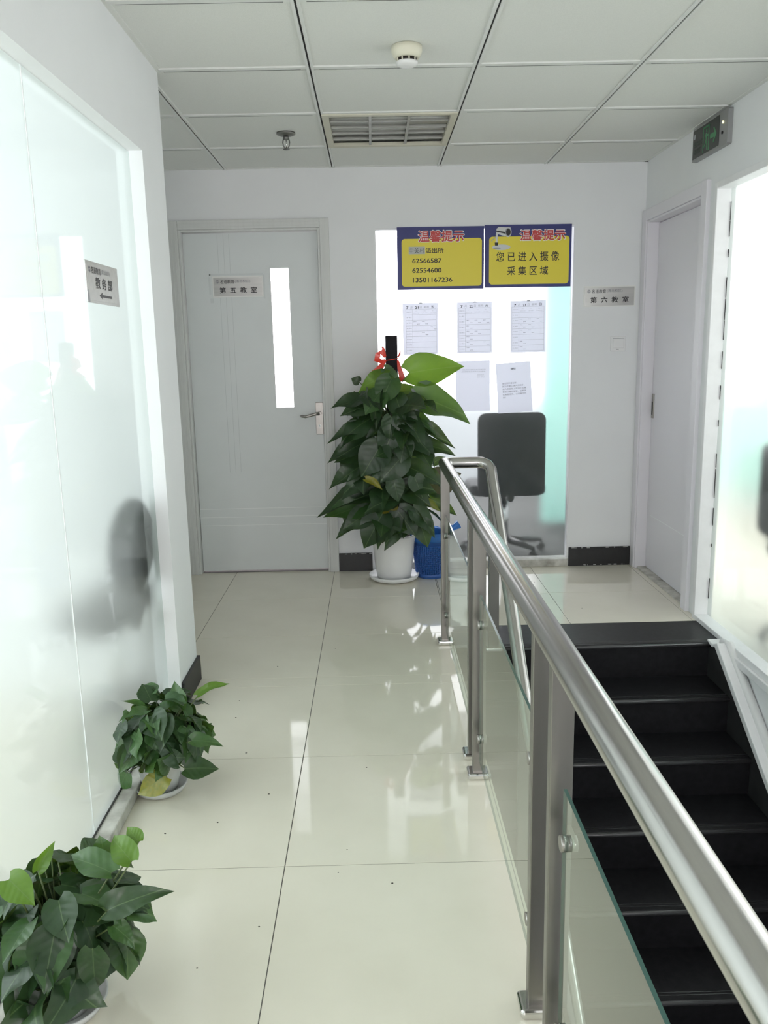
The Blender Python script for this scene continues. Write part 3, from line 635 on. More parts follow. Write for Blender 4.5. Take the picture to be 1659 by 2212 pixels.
# ------------------------------------------------------------------ nameplates
bX, bZ, bN = Vector((1,0,0)), Vector((0,0,1)), Vector((0,-1,0))
def nameplate(name, label, o, u, v, n, w, h, line, arrow=False):
    root = empty(name, o + u*(w/2)); tag(root, label, 'nameplate')
    def add(ob): return keep(ob, root)
    bm = bmesh.new(); prism(bm, rrect(w, h, 0.002), o, u, v, n, 0.003); add(obj('rim', bm, BRUSHR if not arrow else BRUSH))
    bm = bmesh.new(); prism(bm, rrect(w-0.014, h-0.014, 0.002, x=0.007, y=0.007), o + n*0.003, u, v, n, 0.0008); add(obj('plate', bm, BRUSH))
    oo = o + n*0.0038; sx, sy = w/1095, h/445
    def B(x0, x1, y0, y1): return ((x0-220)*sx, (x1-220)*sx, (690-y1)*sy, (690-y0)*sy)
    if arrow: k1, k2, hy = (385, 690, 300, 372), (710, 1010, 305, 366), 335
    else: k1, k2, hy = (390, 690, 320, 402), (708, 1038, 322, 388), 360
    bm = bmesh.new(); cx, cy, r = (330-220)*sx, (690-hy)*sy, 36*sy
    for i in range(20):
        a0, a1 = 2*math.pi*i/20, 2*math.pi*(i+1)/20
        prism(bm, [(cx + r*math.cos(a0), cy + r*math.sin(a0)), (cx + r*math.cos(a1), cy + r*math.sin(a1)), (cx + 0.78*r*math.cos(a1), cy + 0.78*r*math.sin(a1)), (cx + 0.78*r*math.cos(a0), cy + 0.78*r*math.sin(a0))][::-1], oo, u, v, n, 0.0003)
    s_ = [(0.45, 0.45), (0.0, 0.55), (-0.45, 0.35), (-0.2, 0.05), (0.3, -0.1), (0.4, -0.4), (0.0, -0.55), (-0.5, -0.4)]
    for a, b in zip(s_, s_[1:]):
        d = Vector((b[0]-a[0], b[1]-a[1])).normalized(); q = Vector((-d.y, d.x))*0.13
        prism(bm, [(cx + r*(a[0]-q.x), cy + r*(a[1]-q.y)), (cx + r*(b[0]-q.x), cy + r*(b[1]-q.y)), (cx + r*(b[0]+q.x), cy + r*(b[1]+q.y)), (cx + r*(a[0]+q.x), cy + r*(a[1]+q.y))], oo, u, v, n, 0.0003)
    add(obj('logo', bm, INKG))
    add(text('lettering', '名道教育', INK, None, oo, u, v, n, *B(*k1), bold=0.005)); add(text('lettering', '(清北校区)', INKG, None, oo, u, v, n, *B(*k2)))
    if not arrow: add(text('lettering', '  '.join(line), INK, None, oo, u, v, n, *B(370, 1172, 478, 602), bold=0.022))
    else:
        add(text('lettering', ' '.join(line), INK, None, oo, u, v, n, *B(500, 1070, 405, 525), bold=0.02))
        bm = bmesh.new(); a = B(600, 1030, 560, 640); ym = (a[2]+a[3])/2; hh = (a[3]-a[2])/2
        prism(bm, [(a[0], ym), (a[0]+0.028, ym-hh), (a[0]+0.026, ym-0.35*hh), (a[1], ym-0.35*hh), (a[1], ym+0.35*hh), (a[0]+0.026, ym+0.35*hh), (a[0]+0.028, ym+hh)], oo, u, v, n, 0.0003)
        add(obj('arrow', bm, INK))
        bm = bmesh.new(); prism(bm, [(0, 0), (0.016, 0), (0.013, 0.032), (0.0, 0.038)], oo, u, v, n, 0.0004); add(obj('tape_strip', bm, TAPE))
    return root
nameplate('room_nameplate', 'brushed metal nameplate on the grey door with window slit', Vector((-0.913, LY, 1.641)), bX, bZ, bN, 0.292, 0.118, '第五教室')
nameplate('room_nameplate', 'brushed metal nameplate on the wall above the light switch', Vector((1.225, YW, 1.544)), bX, bZ, bN, 0.300, 0.118, '第六教室')
nameplate('direction_nameplate', 'grey metal plate with left arrow stuck on the left frosted glass', Vector((GX, 2.426, 1.484)), Vector((0,1,0)), bZ, Vector((1,0,0)), 0.297, 0.116, '教务部', True)

# ------------------------------------------------------------------ warning boards on the back window
def board(label, x0, z0, w, h, rot=0.0):
    o = Vector((x0, YW-0.004, z0)); u = Vector((math.cos(rot), 0, math.sin(rot))); v = Vector((-math.sin(rot), 0, math.cos(rot)))
    root = empty('notice_board', o + u*(w/2)); tag(root, label, 'sign', 'blue and yellow boards above the frosted window')
    def add(ob): return keep(ob, root)
    bm = bmesh.new(); prism(bm, [(0,0),(w,0),(w,h),(0,h)], o, u, v, bN, 0.003); add(obj('board', bm, SIGNB))
    bm = bmesh.new(); prism(bm, rrect(0.922*w, 0.764*h, 0.018, x=0.053*w, y=0.05*h), o + bN*0.003, u, v, bN, 0.0003); add(obj('yellow_panel', bm, SIGNY))
    oo = o + bN*0.0033
    def tx(b, m, a0, a1, c0, c1, bold=0.0, t=0.0002, mm=None): return add(text('lettering', b, m, None, oo, u, v, bN, a0*w, a1*w, c0*h, c1*h, bold=bold, t=t))
    def pg(nm, poly, m, t=0.0003):
        bm = bmesh.new(); prism(bm, [(a*w, b*h) for a, b in poly], oo, u, v, bN, t); return add(obj(nm, bm, m))
    return root, tx, pg
r1, tx, pg = board('blue and yellow sign listing three phone numbers', 0.1515, 1.661, 0.496, 0.344, -0.004)
tx('温馨提示', WHITEP, 0.243, 0.770, 0.757, 0.942, bold=0.05, t=0.0003); tx('温馨提示', SIGNR, 0.249, 0.764, 0.765, 0.934, bold=0.025, t=0.0006)
pg('paper_strip', [(0.133, 0.57), (0.322, 0.57), (0.322, 0.69), (0.133, 0.69)], TAGG)
tx('中关村', INK, 0.136, 0.318, 0.583, 0.672, t=0.0006); tx('派出所', INK, 0.329, 0.534, 0.583, 0.668, bold=0.018)
tx('62566587', INK, 0.175, 0.508, 0.43, 0.498, bold=0.02); tx('62554600', INK, 0.175, 0.508, 0.274, 0.345, bold=0.02); tx('13501167236', INK, 0.181, 0.634, 0.12, 0.192, bold=0.02)
r2, tx, pg = board('blue and yellow sign with a picture of a security camera', 0.6505, 1.664, 0.496, 0.344, -0.004)
tx('温馨提示', WHITEP, 0.404, 0.929, 0.743, 0.919, bold=0.05, t=0.0003); tx('温馨提示', SIGNR, 0.41, 0.923, 0.751, 0.911, bold=0.025, t=0.0006)
tx('您 已 进 入 摄 像', INK, 0.135, 0.861, 0.418, 0.569, bold=0.012); tx('采 集 区 域', INK, 0.265, 0.735, 0.196, 0.338, bold=0.012)
pg('camera_stem_print', [(0.125, 0.72), (0.148, 0.72), (0.150, 0.86), (0.128, 0.86)], PLGREY, 0.0002)
pg('camera_cable_print', [(0.073, 0.745), (0.080, 0.740), (0.128, 0.80), (0.124, 0.812)], PGREY, 0.0002)
pg('camera_joint_print', [(0.120, 0.672), (0.150, 0.672), (0.158, 0.722), (0.116, 0.722)], INK, 0.0003)
pg('camera_foot_print', ell(0.192, 0.645, 0.105, 0.046, 24), PLGREY, 0.0003); pg('camera_foot_print', ell(0.142, 0.632, 0.046, 0.012, 16), PGREY, 0.0004)
pg('camera_body_print', [(0.132, 0.862), (0.238, 0.815), (0.300, 0.955), (0.160, 0.966), (0.136, 0.940)], PLGREY, 0.0003)
pg('camera_body_print', [(0.133, 0.893), (0.236, 0.858), (0.246, 0.884), (0.134, 0.912)], INK, 0.0004)
pg('camera_lens_print', ell(0.268, 0.885, 0.040, 0.080, 22), PLGREY, 0.0004); pg('camera_lens_print', ell(0.268, 0.885, 0.033, 0.068, 22), PGREY, 0.0006); pg('camera_lens_print', ell(0.271, 0.883, 0.026, 0.055, 22), INK, 0.0008)

# ------------------------------------------------------------------ sheets of paper on the glass
PYY = GY - 0.0005
def sheet(name, label, cat, group, x0, z0, w, h, rot, jog=0.0):
    o = Vector((x0, PYY, z0)); u = Vector((math.cos(rot), 0, math.sin(rot))); v = Vector((-math.sin(rot), 0, math.cos(rot)))
    root = empty(name, o + u*(w/2)); tag(root, label, cat, group)
    bm = bmesh.new(); n = 6
    gr = [[bm.verts.new(o + u*(w*i/4) + v*(h*j/n) + bN*(0.0004 + 0.0012*abs(math.sin(i*1.7+j*0.9+x0*9)) * (1 if i in (0, 4) else 0.3))) for i in range(5)] for j in range(n+1)]
    for j in range(n):
        for i in range(4): bm.faces.new((gr[j][i], gr[j][i+1], gr[j+1][i+1], gr[j+1][i]))
    keep(obj('paper_sheet', bm, PAPER, smooth=True), root)
    return root, o + bN*0.0022, u, v
def schedule(day, wk, label, x0, z0, w, h, rot, dx, marks):
    root, o, u, v = sheet('timetable_sheet', label, 'paper', 'handwritten timetables on the frosted window', x0, z0, w, h, rot)
    bm = bmesh.new(); L, Rr, top, bot = 0.05*w+dx, 0.95*w, 0.885*h, 0.035*h
    n = 8; lw = 0.0006
    for k in range(n+1):
        y = top + (bot-top)*k/n; prism(bm, [(L, y-lw), (Rr, y-lw), (Rr, y+lw), (L, y+lw)], o, u, v, bN, 0.0001)
    for x in (L, L+0.19*w, Rr): prism(bm, [(x-lw, bot), (x+lw, bot), (x+lw, top), (x-lw, top)], o, u, v, bN, 0.0001)
    c = obj('printed_table', bm, INKL); c['kind'] = 'stuff'; keep(c, root)
    def tx(b, m, a0, a1, c0, c1, bold=0.0): return keep(text('lettering', b, m, None, o, u, v, bN, a0*w, a1*w, c0*h, c1*h, bold=bold, t=0.0002, res=1), root)
    tx('7', INK, 0.11, 0.165, 0.895, 0.94, 0.03); tx('月', INKL, 0.22, 0.28, 0.90, 0.945); tx(day, INK, 0.36, 0.45, 0.895, 0.94, 0.03); tx('日', INKL, 0.49, 0.54, 0.90, 0.945)
    tx('星期', INKL, 0.60, 0.75, 0.905, 0.945); tx(wk, INK, 0.81, 0.88, 0.90, 0.945, 0.03)
    row = (top-bot)/n/h
    for k, nm in enumerate(('课程时间', '第一教室', '第二教室', '第三教室', '第四教室', '第五教室', '第六教室', '第七教室')):
        yc = top/h - row*(k+0.5); tx(nm, INKL, L/w+0.02, L/w+0.165, yc-0.011, yc+0.011)
    for k, (a, b) in enumerate((('上午', '8:00-11:20'), ('下午', '1:30-4:50'), ('晚上', '6:00-9:20'))):
        xc = L/w + 0.30 + 0.235*k; tx(a, INKL, xc-0.03, xc+0.03, top/h-0.045, top/h-0.027); tx(b, INKL, xc-0.08, xc+0.08, top/h-0.088, top/h-0.07)
    bm = bmesh.new(); rnd = random.Random(hash(day) % 97 if False else int(day))
    for (rk, ck) in marks:      # handwritten entries
        xx = L + (0.22 + 0.235*ck)*w; yy = top - row*h*(rk+0.3)
        for rep in range(2):
            for s in range(5):
                x = xx + rep*0.10*w + s*0.016*w; y = yy - rep*0.45*row*h
                prism(bm, [(x, y), (x+0.011*w, y+rnd.uniform(-0.001, 0.002)), (x+0.011*w, y+rnd.uniform(0.0025, 0.004)), (x, y+0.0018)], o, u, v, bN, 0.0001)
    c = obj('handwriting', bm, INKG); c['kind'] = 'stuff'; keep(c, root)
    bm = bmesh.new(); prism(bm, [(0.47*w, 0.985*h), (0.56*w, 0.985*h), (0.56*w, 1.01*h), (0.47*w, 1.01*h)], o + bN*0.0003, u, v, bN, 0.0002); keep(obj('tape_strip', bm, INKL), root)
schedule('21', '五', 'leftmost paper timetable on the frosted window', 0.181, 1.293, 0.206, 0.294, 0.006, 0.008, [(2, 0), (2, 1), (3, 2), (4, 1)])
schedule('22', '六', 'middle one of the three paper timetables in the row', 0.497, 1.294, 0.206, 0.294, 0.006, 0, [(2, 0), (2, 1), (2, 2), (3, 0), (4, 0), (4, 1), (5, 0), (6, 0), (6, 2), (7, 0)])
schedule('23', '日', 'rightmost paper timetable in the row on the frosted window', 0.809, 1.293, 0.208, 0.296, 0.010, 0, [(2, 0), (2, 1), (2, 2), (3, 0), (3, 1), (4, 0), (4, 1), (6, 0), (7, 0)])
root, o, u, v = sheet('notice_sheet', 'tilted white notice sheet taped below the timetables', 'paper', None, 0.741, 0.938, 0.206, 0.294, 0.06)
# this sheet leans to the left, so its lines climb slightly
def ntx(b, a0, a1, c0, c1, m=INKG, par=root, oo=o, uu=u, vv=v, mirror=False, bold=0.0): return keep(text('lettering', b, m, None, oo, uu, vv, bN, a0*0.206, a1*0.206, c0*0.294, c1*0.294, t=0.0002, res=1, mirror=mirror, bold=bold), par)
ntx('通知', 0.42, 0.56, 0.855, 0.895, INK, bold=0.01)
for k, (s, e) in enumerate((('各位同学请注意！', 0.58), ('因为近期上课人员较多，', 0.80), ('本人物品在上完课之后需', 0.84), ('要自己做好保管，如果放', 0.84), ('在教室丢失，公司概不负', 0.84), ('责！', 0.24))):
    y = 0.575 - k*0.056; ntx(s, 0.16, e, y, y+0.036)
root, o, u, v = sheet('notice_sheet', 'plain paper sheet half hidden by the tall plant, print facing away', 'paper', None, 0.487, 0.957, 0.204, 0.295, 0.002)
for k, (s, a, b) in enumerate((('因近期天气炎热请各位同学注意', 0.20, 0.86), ('保管好个人物品谢谢配合。', 0.16, 0.86), ('清北校区', 0.62, 0.82), ('七月十日', 0.62, 0.84))):
    y = (0.815, 0.775, 0.71, 0.665)[k]; ntx(s, a, b, y, y+0.025, INKL, root, o, u, v, True)

# ------------------------------------------------------------------ light switch
sw = empty('light_switch', (1.433, YW, 1.333)); tag(sw, 'white square light switch on the wall beside the right door', 'light switch')
keep(bx('switch_plate', PLASTW, None, 1.389, 1.477, YW-0.008, YW, 1.290, 1.376, bevel=0.003), sw)
keep(bx('rocker', PLASTW, None, 1.402, 1.466, YW-0.0125, YW-0.007, 1.309, 1.362, bevel=0.002), sw)
keep(bx('gap_shade_strip', PGREY, None, 1.401, 1.467, YW-0.0084, YW-0.007, 1.362, 1.3645), sw)  # solid grey strip, colour stands in for shade above the rocker
keep(bx('indicator_mark', INKG, None, 1.424, 1.438, YW-0.0086, YW-0.007, 1.299, 1.302), sw)

# ------------------------------------------------------------------ plants
def leaf_mesh(name, wr, droop, fold, wave, twist, seed):
    rnd = random.Random(seed); ss = [0, .05, .13, .25, .38, .52, .66, .79, .90, .96, 1.0]; ww = [.20, .35, .45, .5, .49, .43, .33, .21, .09, .035, 0.0]
    ts = (-1, -.55, 0, .55, 1); bm = bmesh.new(); rows = []; ph = rnd.uniform(0, 6)
    for s, w in zip(ss, ww):
        row = []
        for t in ts:
            x = t*w*wr; y = s - 0.13*abs(t)**1.5*(1-s)**7 + 0.0
            x += twist*s*s*0.25
            z = -droop*s*s + fold*abs(t)*w*wr + wave*math.sin(7*s + ph + (1.5 if t > 0 else 0))*abs(t)*w
            row.append(bm.verts.new((x, y, z)))
        rows.append(row)
    for a, b in zip(rows, rows[1:]):
        for k in range(4):
            f = bm.faces.new((a[k], a[k+1], b[k+1], b[k])); f.smooth = True
    bmesh.ops.remove_doubles(bm, verts=bm.verts, dist=1e-5)
    me = bpy.data.meshes.new(name); bm.to_mesh(me); bm.free(); return me
LM = {}
SHAPES = [(0.86, 0.20, 0.22, 0.12, 0.05), (0.76, 0.34, 0.35, 0.18, 0.4), (0.80, 0.46, 0.15, 0.20, -0.45), (0.66, 0.26, 0.5, 0.14, 0.25), (0.92, 0.14, 0.10, 0.18, -0.15)]
for mi, m in (('d', LEAFD), ('l', LEAFL), ('m', LEAFM), ('y', LEAFY), ('b', LEAFB)):
    for k, sh in enumerate(SHAPES):
        me = leaf_mesh('leaf', *sh, k*3+1); me.materials.append(m); LM[mi, k] = me
def add_leaf(root, base, tip, normal, kind='d', shape=0, wide=1.0):
    base, tip = Vector(base), Vector(tip); d = tip - base; L = d.length; y = d.normalized(); n = Vector(normal)
    z = (n - y*n.dot(y)); z = z.normalized() if z.length > 1e-4 else y.orthogonal().normalized(); x = y.cross(z)
    o = bpy.data.objects.new('leaf', LM[kind, shape]); COL.objects.link(o); o.parent = root
    sc = L; M = Matrix(((x.x*sc*wide, y.x*sc, z.x*sc, base.x), (x.y*sc*wide, y.y*sc, z.y*sc, base.y), (x.z*sc*wide, y.z*sc, z.z*sc, base.z), (0,0,0,1)))
    o.matrix_parent_inverse = Matrix.Identity(4); o.matrix_basis = Matrix.Translation(-root.location) @ M
    return o
CAMP = Vector((0, 0, 1.344))
# --- tall plant on a dark moss pole
AX, AY = 0.098, 4.735
tp = empty('tall_potted_pothos', (AX, AY, 0)); tag(tp, 'tall climbing pothos on a dark pole in a white bucket pot', 'potted plant')
bm = bmesh.new(); lathe(bm, [(0.10, 0.0), (0.138, 0.012), (0.148, 0.034), (0.144, 0.036), (0.130, 0.018), (0.05, 0.012)], AX, AY, 44); keep(obj('saucer', bm, PLASTW), tp)
bm = bmesh.new(); lathe(bm, [(0.098, 0.015), (0.106, 0.06), (0.112, 0.11), (0.122, 0.225), (0.128, 0.25), (0.131, 0.26), (0.131, 0.275), (0.122, 0.275), (0.118, 0.24)], AX, AY, 44); pot = keep(obj('pot', bm, PLASTW), tp)
bm = bmesh.new(); lathe(bm, [(0.119, 0.22), (0.119, 0.245), (0.05, 0.252)], AX, AY, 30); keep(obj('soil', bm, SOIL), tp)
bm = bmesh.new(); box(bm, AX-0.026, AX+0.041, AY-0.018, AY+0.048, 0.22, 1.403); keep(obj('moss_pole', bm, POLE, None, 0.004), tp)
bm = bmesh.new()
PXc2 = AX + 0.007; yf = AY - 0.019
tube(bm, [(AX-0.0275, yf, 1.268), (PXc2, yf-0.002, 1.272), (AX+0.0425, yf, 1.278)], 0.0022, 8)
def band(pts, w, up):
    pts = [Vector(q) for q in pts]; a = []; b = []
    for i, (q, wd) in enumerate(zip(pts, w)):
        d = pts[min(i+1, len(pts)-1)] - pts[max(i-1, 0)]; n_ = Vector((-d.z, -0.15*abs(d.z), d.x)); n_ = n_.normalized() if n_.length > 1e-5 else Vector((1, 0, 0))
        a.append(bm.verts.new(q + n_*wd/2)); b.append(bm.verts.new(q - n_*wd/2))
    for i in range(len(pts)-1): f = bm.faces.new((a[i], a[i+1], b[i+1], b[i])); f.smooth = True
lx = AX - 0.028
band([(lx, yf, 1.285), (lx-0.022, yf-0.02, 1.315), (lx-0.040, yf-0.03, 1.30), (lx-0.046, yf-0.025, 1.275), (lx-0.022, yf-0.01, 1.262), (lx, yf, 1.272)], [0.012, 0.026, 0.034, 0.036, 0.024, 0.010], (0.35, -0.3, 0.8))
band([(lx, yf, 1.29), (lx-0.010, yf-0.016, 1.33), (lx-0.016, yf-0.012, 1.345), (lx-0.004, yf-0.004, 1.31)], [0.012, 0.018, 0.010, 0.01], (0.9, -0.2, 0.3))
band([(lx, yf-0.002, 1.268), (lx-0.020, yf-0.014, 1.240), (lx-0.042, yf-0.02, 1.215), (lx-0.066, yf-0.02, 1.195)], [0.012, 0.030, 0.038, 0.042], (0.75, 0.1, 0.66))
band([(AX+0.042, yf, 1.268), (AX+0.050, yf-0.012, 1.225), (AX+0.062, yf-0.016, 1.18), (AX+0.066, yf-0.016, 1.15)], [0.010, 0.024, 0.032, 0.04], (0.9, 0.1, -0.3))
band([(AX+0.042, yf, 1.285), (AX+0.052, yf-0.006, 1.30), (AX+0.056, yf-0.006, 1.318)], [0.008, 0.012, 0.004], (0.8, 0, -0.6))
rb = keep(obj('ribbon_bow', bm, RIBBON), tp); rb['label'] = 'red ribbon bow tied round the pole'
stems = bmesh.new(); rnd = random.Random(21)
def stem(p0, p1, r=0.003, sag=0.02):
    p0, p1 = Vector(p0), Vector(p1); m = (p0 + p1)/2 + Vector((0, 0, sag)); tube(stems, [p0, (p0*0.6 + m*0.4) + Vector((0,0,sag*0.3)), m*0.75 + p1*0.25, p1], [r*1.3, r*1.1, r, r*0.8], 6)
def W(px, py, Y=4.70):      # a spot on the plant from its place in front of the wall
    d = cw + cr*(px-829.5)/1798.08 - cu*(py-1106)/1798.08; t = Y/d.y
    return CAMP + d*t
# leading leaves of the crown: (base, tip, depth of base, depth of tip, kind, shape, wide, normal tilt)
lead = [((884,806),(1003,783),4.66,4.64,'l',0,0.72,(-.1,-1,.35)), ((902,858),(1022,886),4.62,4.56,'m',1,0.80,(.1,-.85,.6)), ((838,812),(772,832),4.64,4.60,'l',2,0.86,(.2,-.9,.5)),
        ((846,818),(818,874),4.60,4.55,'m',0,1.05,(0,-.9,.45)), ((822,848),(786,892),4.58,4.52,'m',4,1.0,(-.2,-.9,.4)), ((795,862),(716,868),4.64,4.60,'d',1,0.7,(-.1,-.7,.7)),
        ((830,796),(864,820),4.66,4.63,'m',2,0.8,(.3,-.9,.2)), ((862,845),(910,836),4.74,4.72,'m',0,0.7,(0,-.8,.7)), ((866,880),(892,848),4.70,4.66,'l',3,0.6,(.1,-1,0)),
        ((812,872),(735,888),4.62,4.56,'d',0,0.85,(-.2,-.7,.7)), ((776,825),(762,815),4.76,4.75,'d',2,1.6,(0,-1,.2)), ((870,885),(950,922),4.66,4.60,'m',1,0.6,(.3,-.8,.5)),
        ((868,920),(990,946),4.66,4.62,'d',3,0.55,(.2,-.7,.7)), ((862,898),(905,950),4.60,4.52,'d',0,0.95,(.1,-.9,.4)), ((905,960),(985,968),4.64,4.60,'d',1,0.65,(.2,-.8,.5)),
        ((890,940),(945,985),4.60,4.55,'d',0,0.8,(.3,-.8,.5)), ((800,905),(722,942),4.62,4.56,'d',2,0.8,(-.3,-.7,.6)), ((792,925),(704,946),4.64,4.60,'d',3,0.6,(-.2,-.7,.7)),
        ((800,950),(706,988),4.62,4.56,'d',1,0.62,(-.3,-.8,.5)), ((822,962),(780,1030),4.54,4.50,'d',0,1.05,(0,-1,.25)), ((812,968),(722,990),4.64,4.58,'d',0,0.8,(-.2,-.8,.6)),
        ((870,985),(820,1040),4.54,4.49,'d',4,0.9,(.1,-.9,.4)), ((790,1000),(708,1046),4.62,4.56,'d',1,0.62,(-.3,-.8,.5)), ((800,1020),(735,1060),4.60,4.52,'d',2,0.8,(-.2,-.9,.4)),
        ((818,1062),(680,1102),4.62,4.56,'d',3,0.56,(-.3,-.7,.6)), ((812,1085),(700,1108),4.60,4.54,'m',1,0.72,(-.3,-.8,.5)), ((800,1105),(742,1140),4.58,4.50,'d',0,0.9,(-.2,-.9,.3)),
        ((826,1110),(784,1186),4.53,4.50,'d',0,0.95,(-.15,-.95,.2)), ((858,1102),(900,1158),4.54,4.50,'d',4,1.0,(.1,-.95,.3)), ((850,1118),(818,1172),4.52,4.50,'d',2,0.9,(0,-1,.3)),
        ((848,1100),(842,1164),4.56,4.54,'y',0,0.9,(.1,-1,.2)), ((892,1100),(950,1150),4.56,4.52,'d',1,0.8,(.3,-.8,.4)), ((905,1125),(928,1182),4.56,4.53,'d',0,0.9,(.2,-.9,.3)),
        ((775,1125),(724,1160),4.60,4.55,'d',3,0.7,(-.3,-.8,.5)), ((870,1050),(935,1090),4.58,4.54,'d',0,0.85,(.3,-.8,.4)), ((885,1010),(955,1040),4.60,4.56,'d',0,0.85,(.3,-.8,.5)),
        ((928,1048),(998,1026),4.78,4.77,'b',4,1.0,(.1,-1,.1)), ((930,1078),(992,1106),4.78,4.76,'d',1,0.6,(.2,-.9,.3)), ((790,1035),(828,1052),4.52,4.50,'y',3,0.7,(0,-.8,.6)),
        ((905,1080),(955,1098),4.60,4.57,'y',3,0.6,(.2,-.8,.6)), ((815,1135),(822,1190),4.52,4.51,'d',3,0.5,(.3,-.9,.1)), ((935,1000),(962,985),4.76,4.76,'d',1,0.8,(.1,-1,.2)),
        ((895,1030),(915,1075),4.55,4.52,'d',0,0.95,(.1,-.9,.4)), ((850,1035),(862,1085),4.52,4.49,'d',0,0.95,(.05,-.95,.3)), ((875,950),(865,1000),4.55,4.5,'d',4,0.95,(0,-.95,.3)), ((846,900),(838,955),4.55,4.5,'d',2,0.95,(-.05,-.95,.3)),
        ((762,1090),(742,1128),4.66,4.62,'d',0,0.9,(-.2,-.9,.3)), ((760,985),(735,1020),4.66,4.62,'d',4,0.85,(-.2,-.9,.3))]
for (b, t, yb_, yt, kd, sh, wd_, nn) in lead:
    B, T_ = W(*b, yb_), W(*t, yt); add_leaf(tp, B, T_, nn, kd, sh, wd_)
    zz = max(0.26, B.z - rnd.uniform(0.12, 0.26)); stem((AX + rnd.uniform(-0.02, 0.03), AY - 0.025, zz), B, 0.0032)
for k in range(105):      # foliage round the pole
    z = 0.36 + 0.74*rnd.random()**1.15; th = rnd.uniform(-math.pi*1.08, math.pi*0.08)
    o_ = Vector((math.cos(th), math.sin(th), 0))
    rr = 0.30 - 0.10*abs((z-0.60)/0.5); r0 = rnd.uniform(0.05, 0.20)
    base = Vector((AX, AY, z + rnd.uniform(-.03, .05))) + o_*r0; L = rnd.uniform(0.10, 0.19)*(0.8 + rr); down = rnd.choice((rnd.uniform(-0.1, 0.5), rnd.uniform(0.4, 1.5)))
    tip = base + (o_*rnd.uniform(0.3, 1.0) + Vector((rnd.uniform(-.7, .7), rnd.uniform(-.4, .2), -down))).normalized()*L
    if tip.y > YW - 0.04: tip.y = YW - 0.04
    if base.y > YW - 0.06: base.y = YW - 0.06
    if tip.z < 0.27: tip.z = 0.27
    add_leaf(tp, base, tip, o_*rnd.uniform(0.2, 1.0) + Vector((rnd.uniform(-.5, .5), rnd.uniform(-.6, .1), rnd.uniform(0.2, 0.9))), 'd', rnd.randrange(5), rnd.uniform(0.75, 1.1))
    if k % 2 == 0: stem((AX + o_.x*0.02, AY + o_.y*0.02, max(0.25, z - rnd.uniform(0.1, 0.25))), base, 0.0028)
for k in range(26):
    a = rnd.uniform(0, 6.28); r_ = rnd.uniform(0.02, 0.07); tube(stems, [(AX + r_*math.cos(a), AY - 0.03 + r_*math.sin(a)*0.5, 0.24), (AX + 1.2*r_*math.cos(a) + rnd.uniform(-.02, .02), AY - 0.035 + r_*math.sin(a)*0.5, rnd.uniform(0.5, 0.95))], [0.0042, 0.0028], 6)
keep(tag(obj('stems', stems, STEM), kind='stuff'), tp)

# --- low pothos on the floor
def floor_plant(cx, cy, label, seed, n, R, Hh, extra, pot_r, soft):
    root = empty('potted_pothos', (cx, cy, 0)); tag(root, label, 'potted plant', 'low potted pothos by the left glass')
    global stems
    stems = bmesh.new(); rnd = random.Random(seed); s = pot_r/0.062
    bm = bmesh.new(); lathe(bm, [(0.050*s, 0.0), (0.068*s, 0.008), (0.077*s, 0.026), (0.0735*s, 0.028), (0.064*s, 0.012), (0.03*s, 0.010)], cx, cy, 40); keep(obj('saucer', bm, PLASTG), root)
    bm = bmesh.new(); lathe(bm, [(0.048*s, 0.011), (0.056*s, 0.05), (0.063*s, 0.092), (0.066*s, 0.094), (0.067*s, 0.105), (0.062*s, 0.105), (0.058*s, 0.088)], cx, cy, 40); keep(obj('pot', bm, PLASTG), root)
    bm = bmesh.new(); lathe(bm, [(0.059*s, 0.075), (0.0595*s, 0.090), (0.03*s, 0.094)], cx, cy, 24); keep(obj('soil', bm, SOIL), root)
    C = Vector((cx, cy, 0.165))
    for k in range(n):
        # leaves over a dome, each lying on it and pointing outward and down
        u_ = rnd.uniform(-0.28, 1.0); th = rnd.uniform(0, 2*math.pi); el = math.asin(max(-1, min(1, u_)))
        dr = Vector((math.cos(th)*math.cos(el), math.sin(th)*math.cos(el), math.sin(el)))
        f = rnd.uniform(0.62, 1.0)
        P = C + Vector((dr.x*R*f, dr.y*R*f, dr.z*Hh*f))
        out = Vector((math.cos(th), math.sin(th), 0)); tang = (out - dr*out.dot(dr)); tang = tang.normalized() if tang.length > 0.1 else Vector((rnd.uniform(-1,1), rnd.uniform(-1,1), 0)).normalized()
        d = (tang*(0.9) + Vector((rnd.uniform(-.6, .6), rnd.uniform(-.6, .6), rnd.uniform(-.55, .35))) + dr*0.35).normalized(); L = rnd.uniform(0.06, 0.105)*(R/0.15)
        tip = P + d*L
        lo = -0.782
        if P.x < lo: P.x = lo + rnd.uniform(0, 0.01)
        if tip.x < lo: tip.x = lo + rnd.uniform(0, 0.01)
        if tip.z < 0.095: tip.z = 0.095 + rnd.uniform(0, 0.02)
        kd = 'd' if rnd.random() < soft else 'm'
        add_leaf(root, P, tip, dr + Vector((rnd.uniform(-.8, .8), rnd.uniform(-.8, .8), 0.35)), kd, rnd.randrange(5), rnd.uniform(0.85, 1.1))
        if k % 2 == 0: stem((cx + rnd.uniform(-.03, .03), cy + rnd.uniform(-.03, .03), 0.09), P, 0.0018, 0.01)
    for (b, t, nn, kd, sh, wd_) in extra:
        add_leaf(root, b, t, nn, kd, sh, wd_); stem((cx + rnd.uniform(-.02, .02), cy, 0.10), b, 0.0020, 0.012)
    keep(tag(obj('stems', stems, STEM), kind='stuff'), root)
    return root
Pf = lambda px, py, Y: W(px, py, Y)
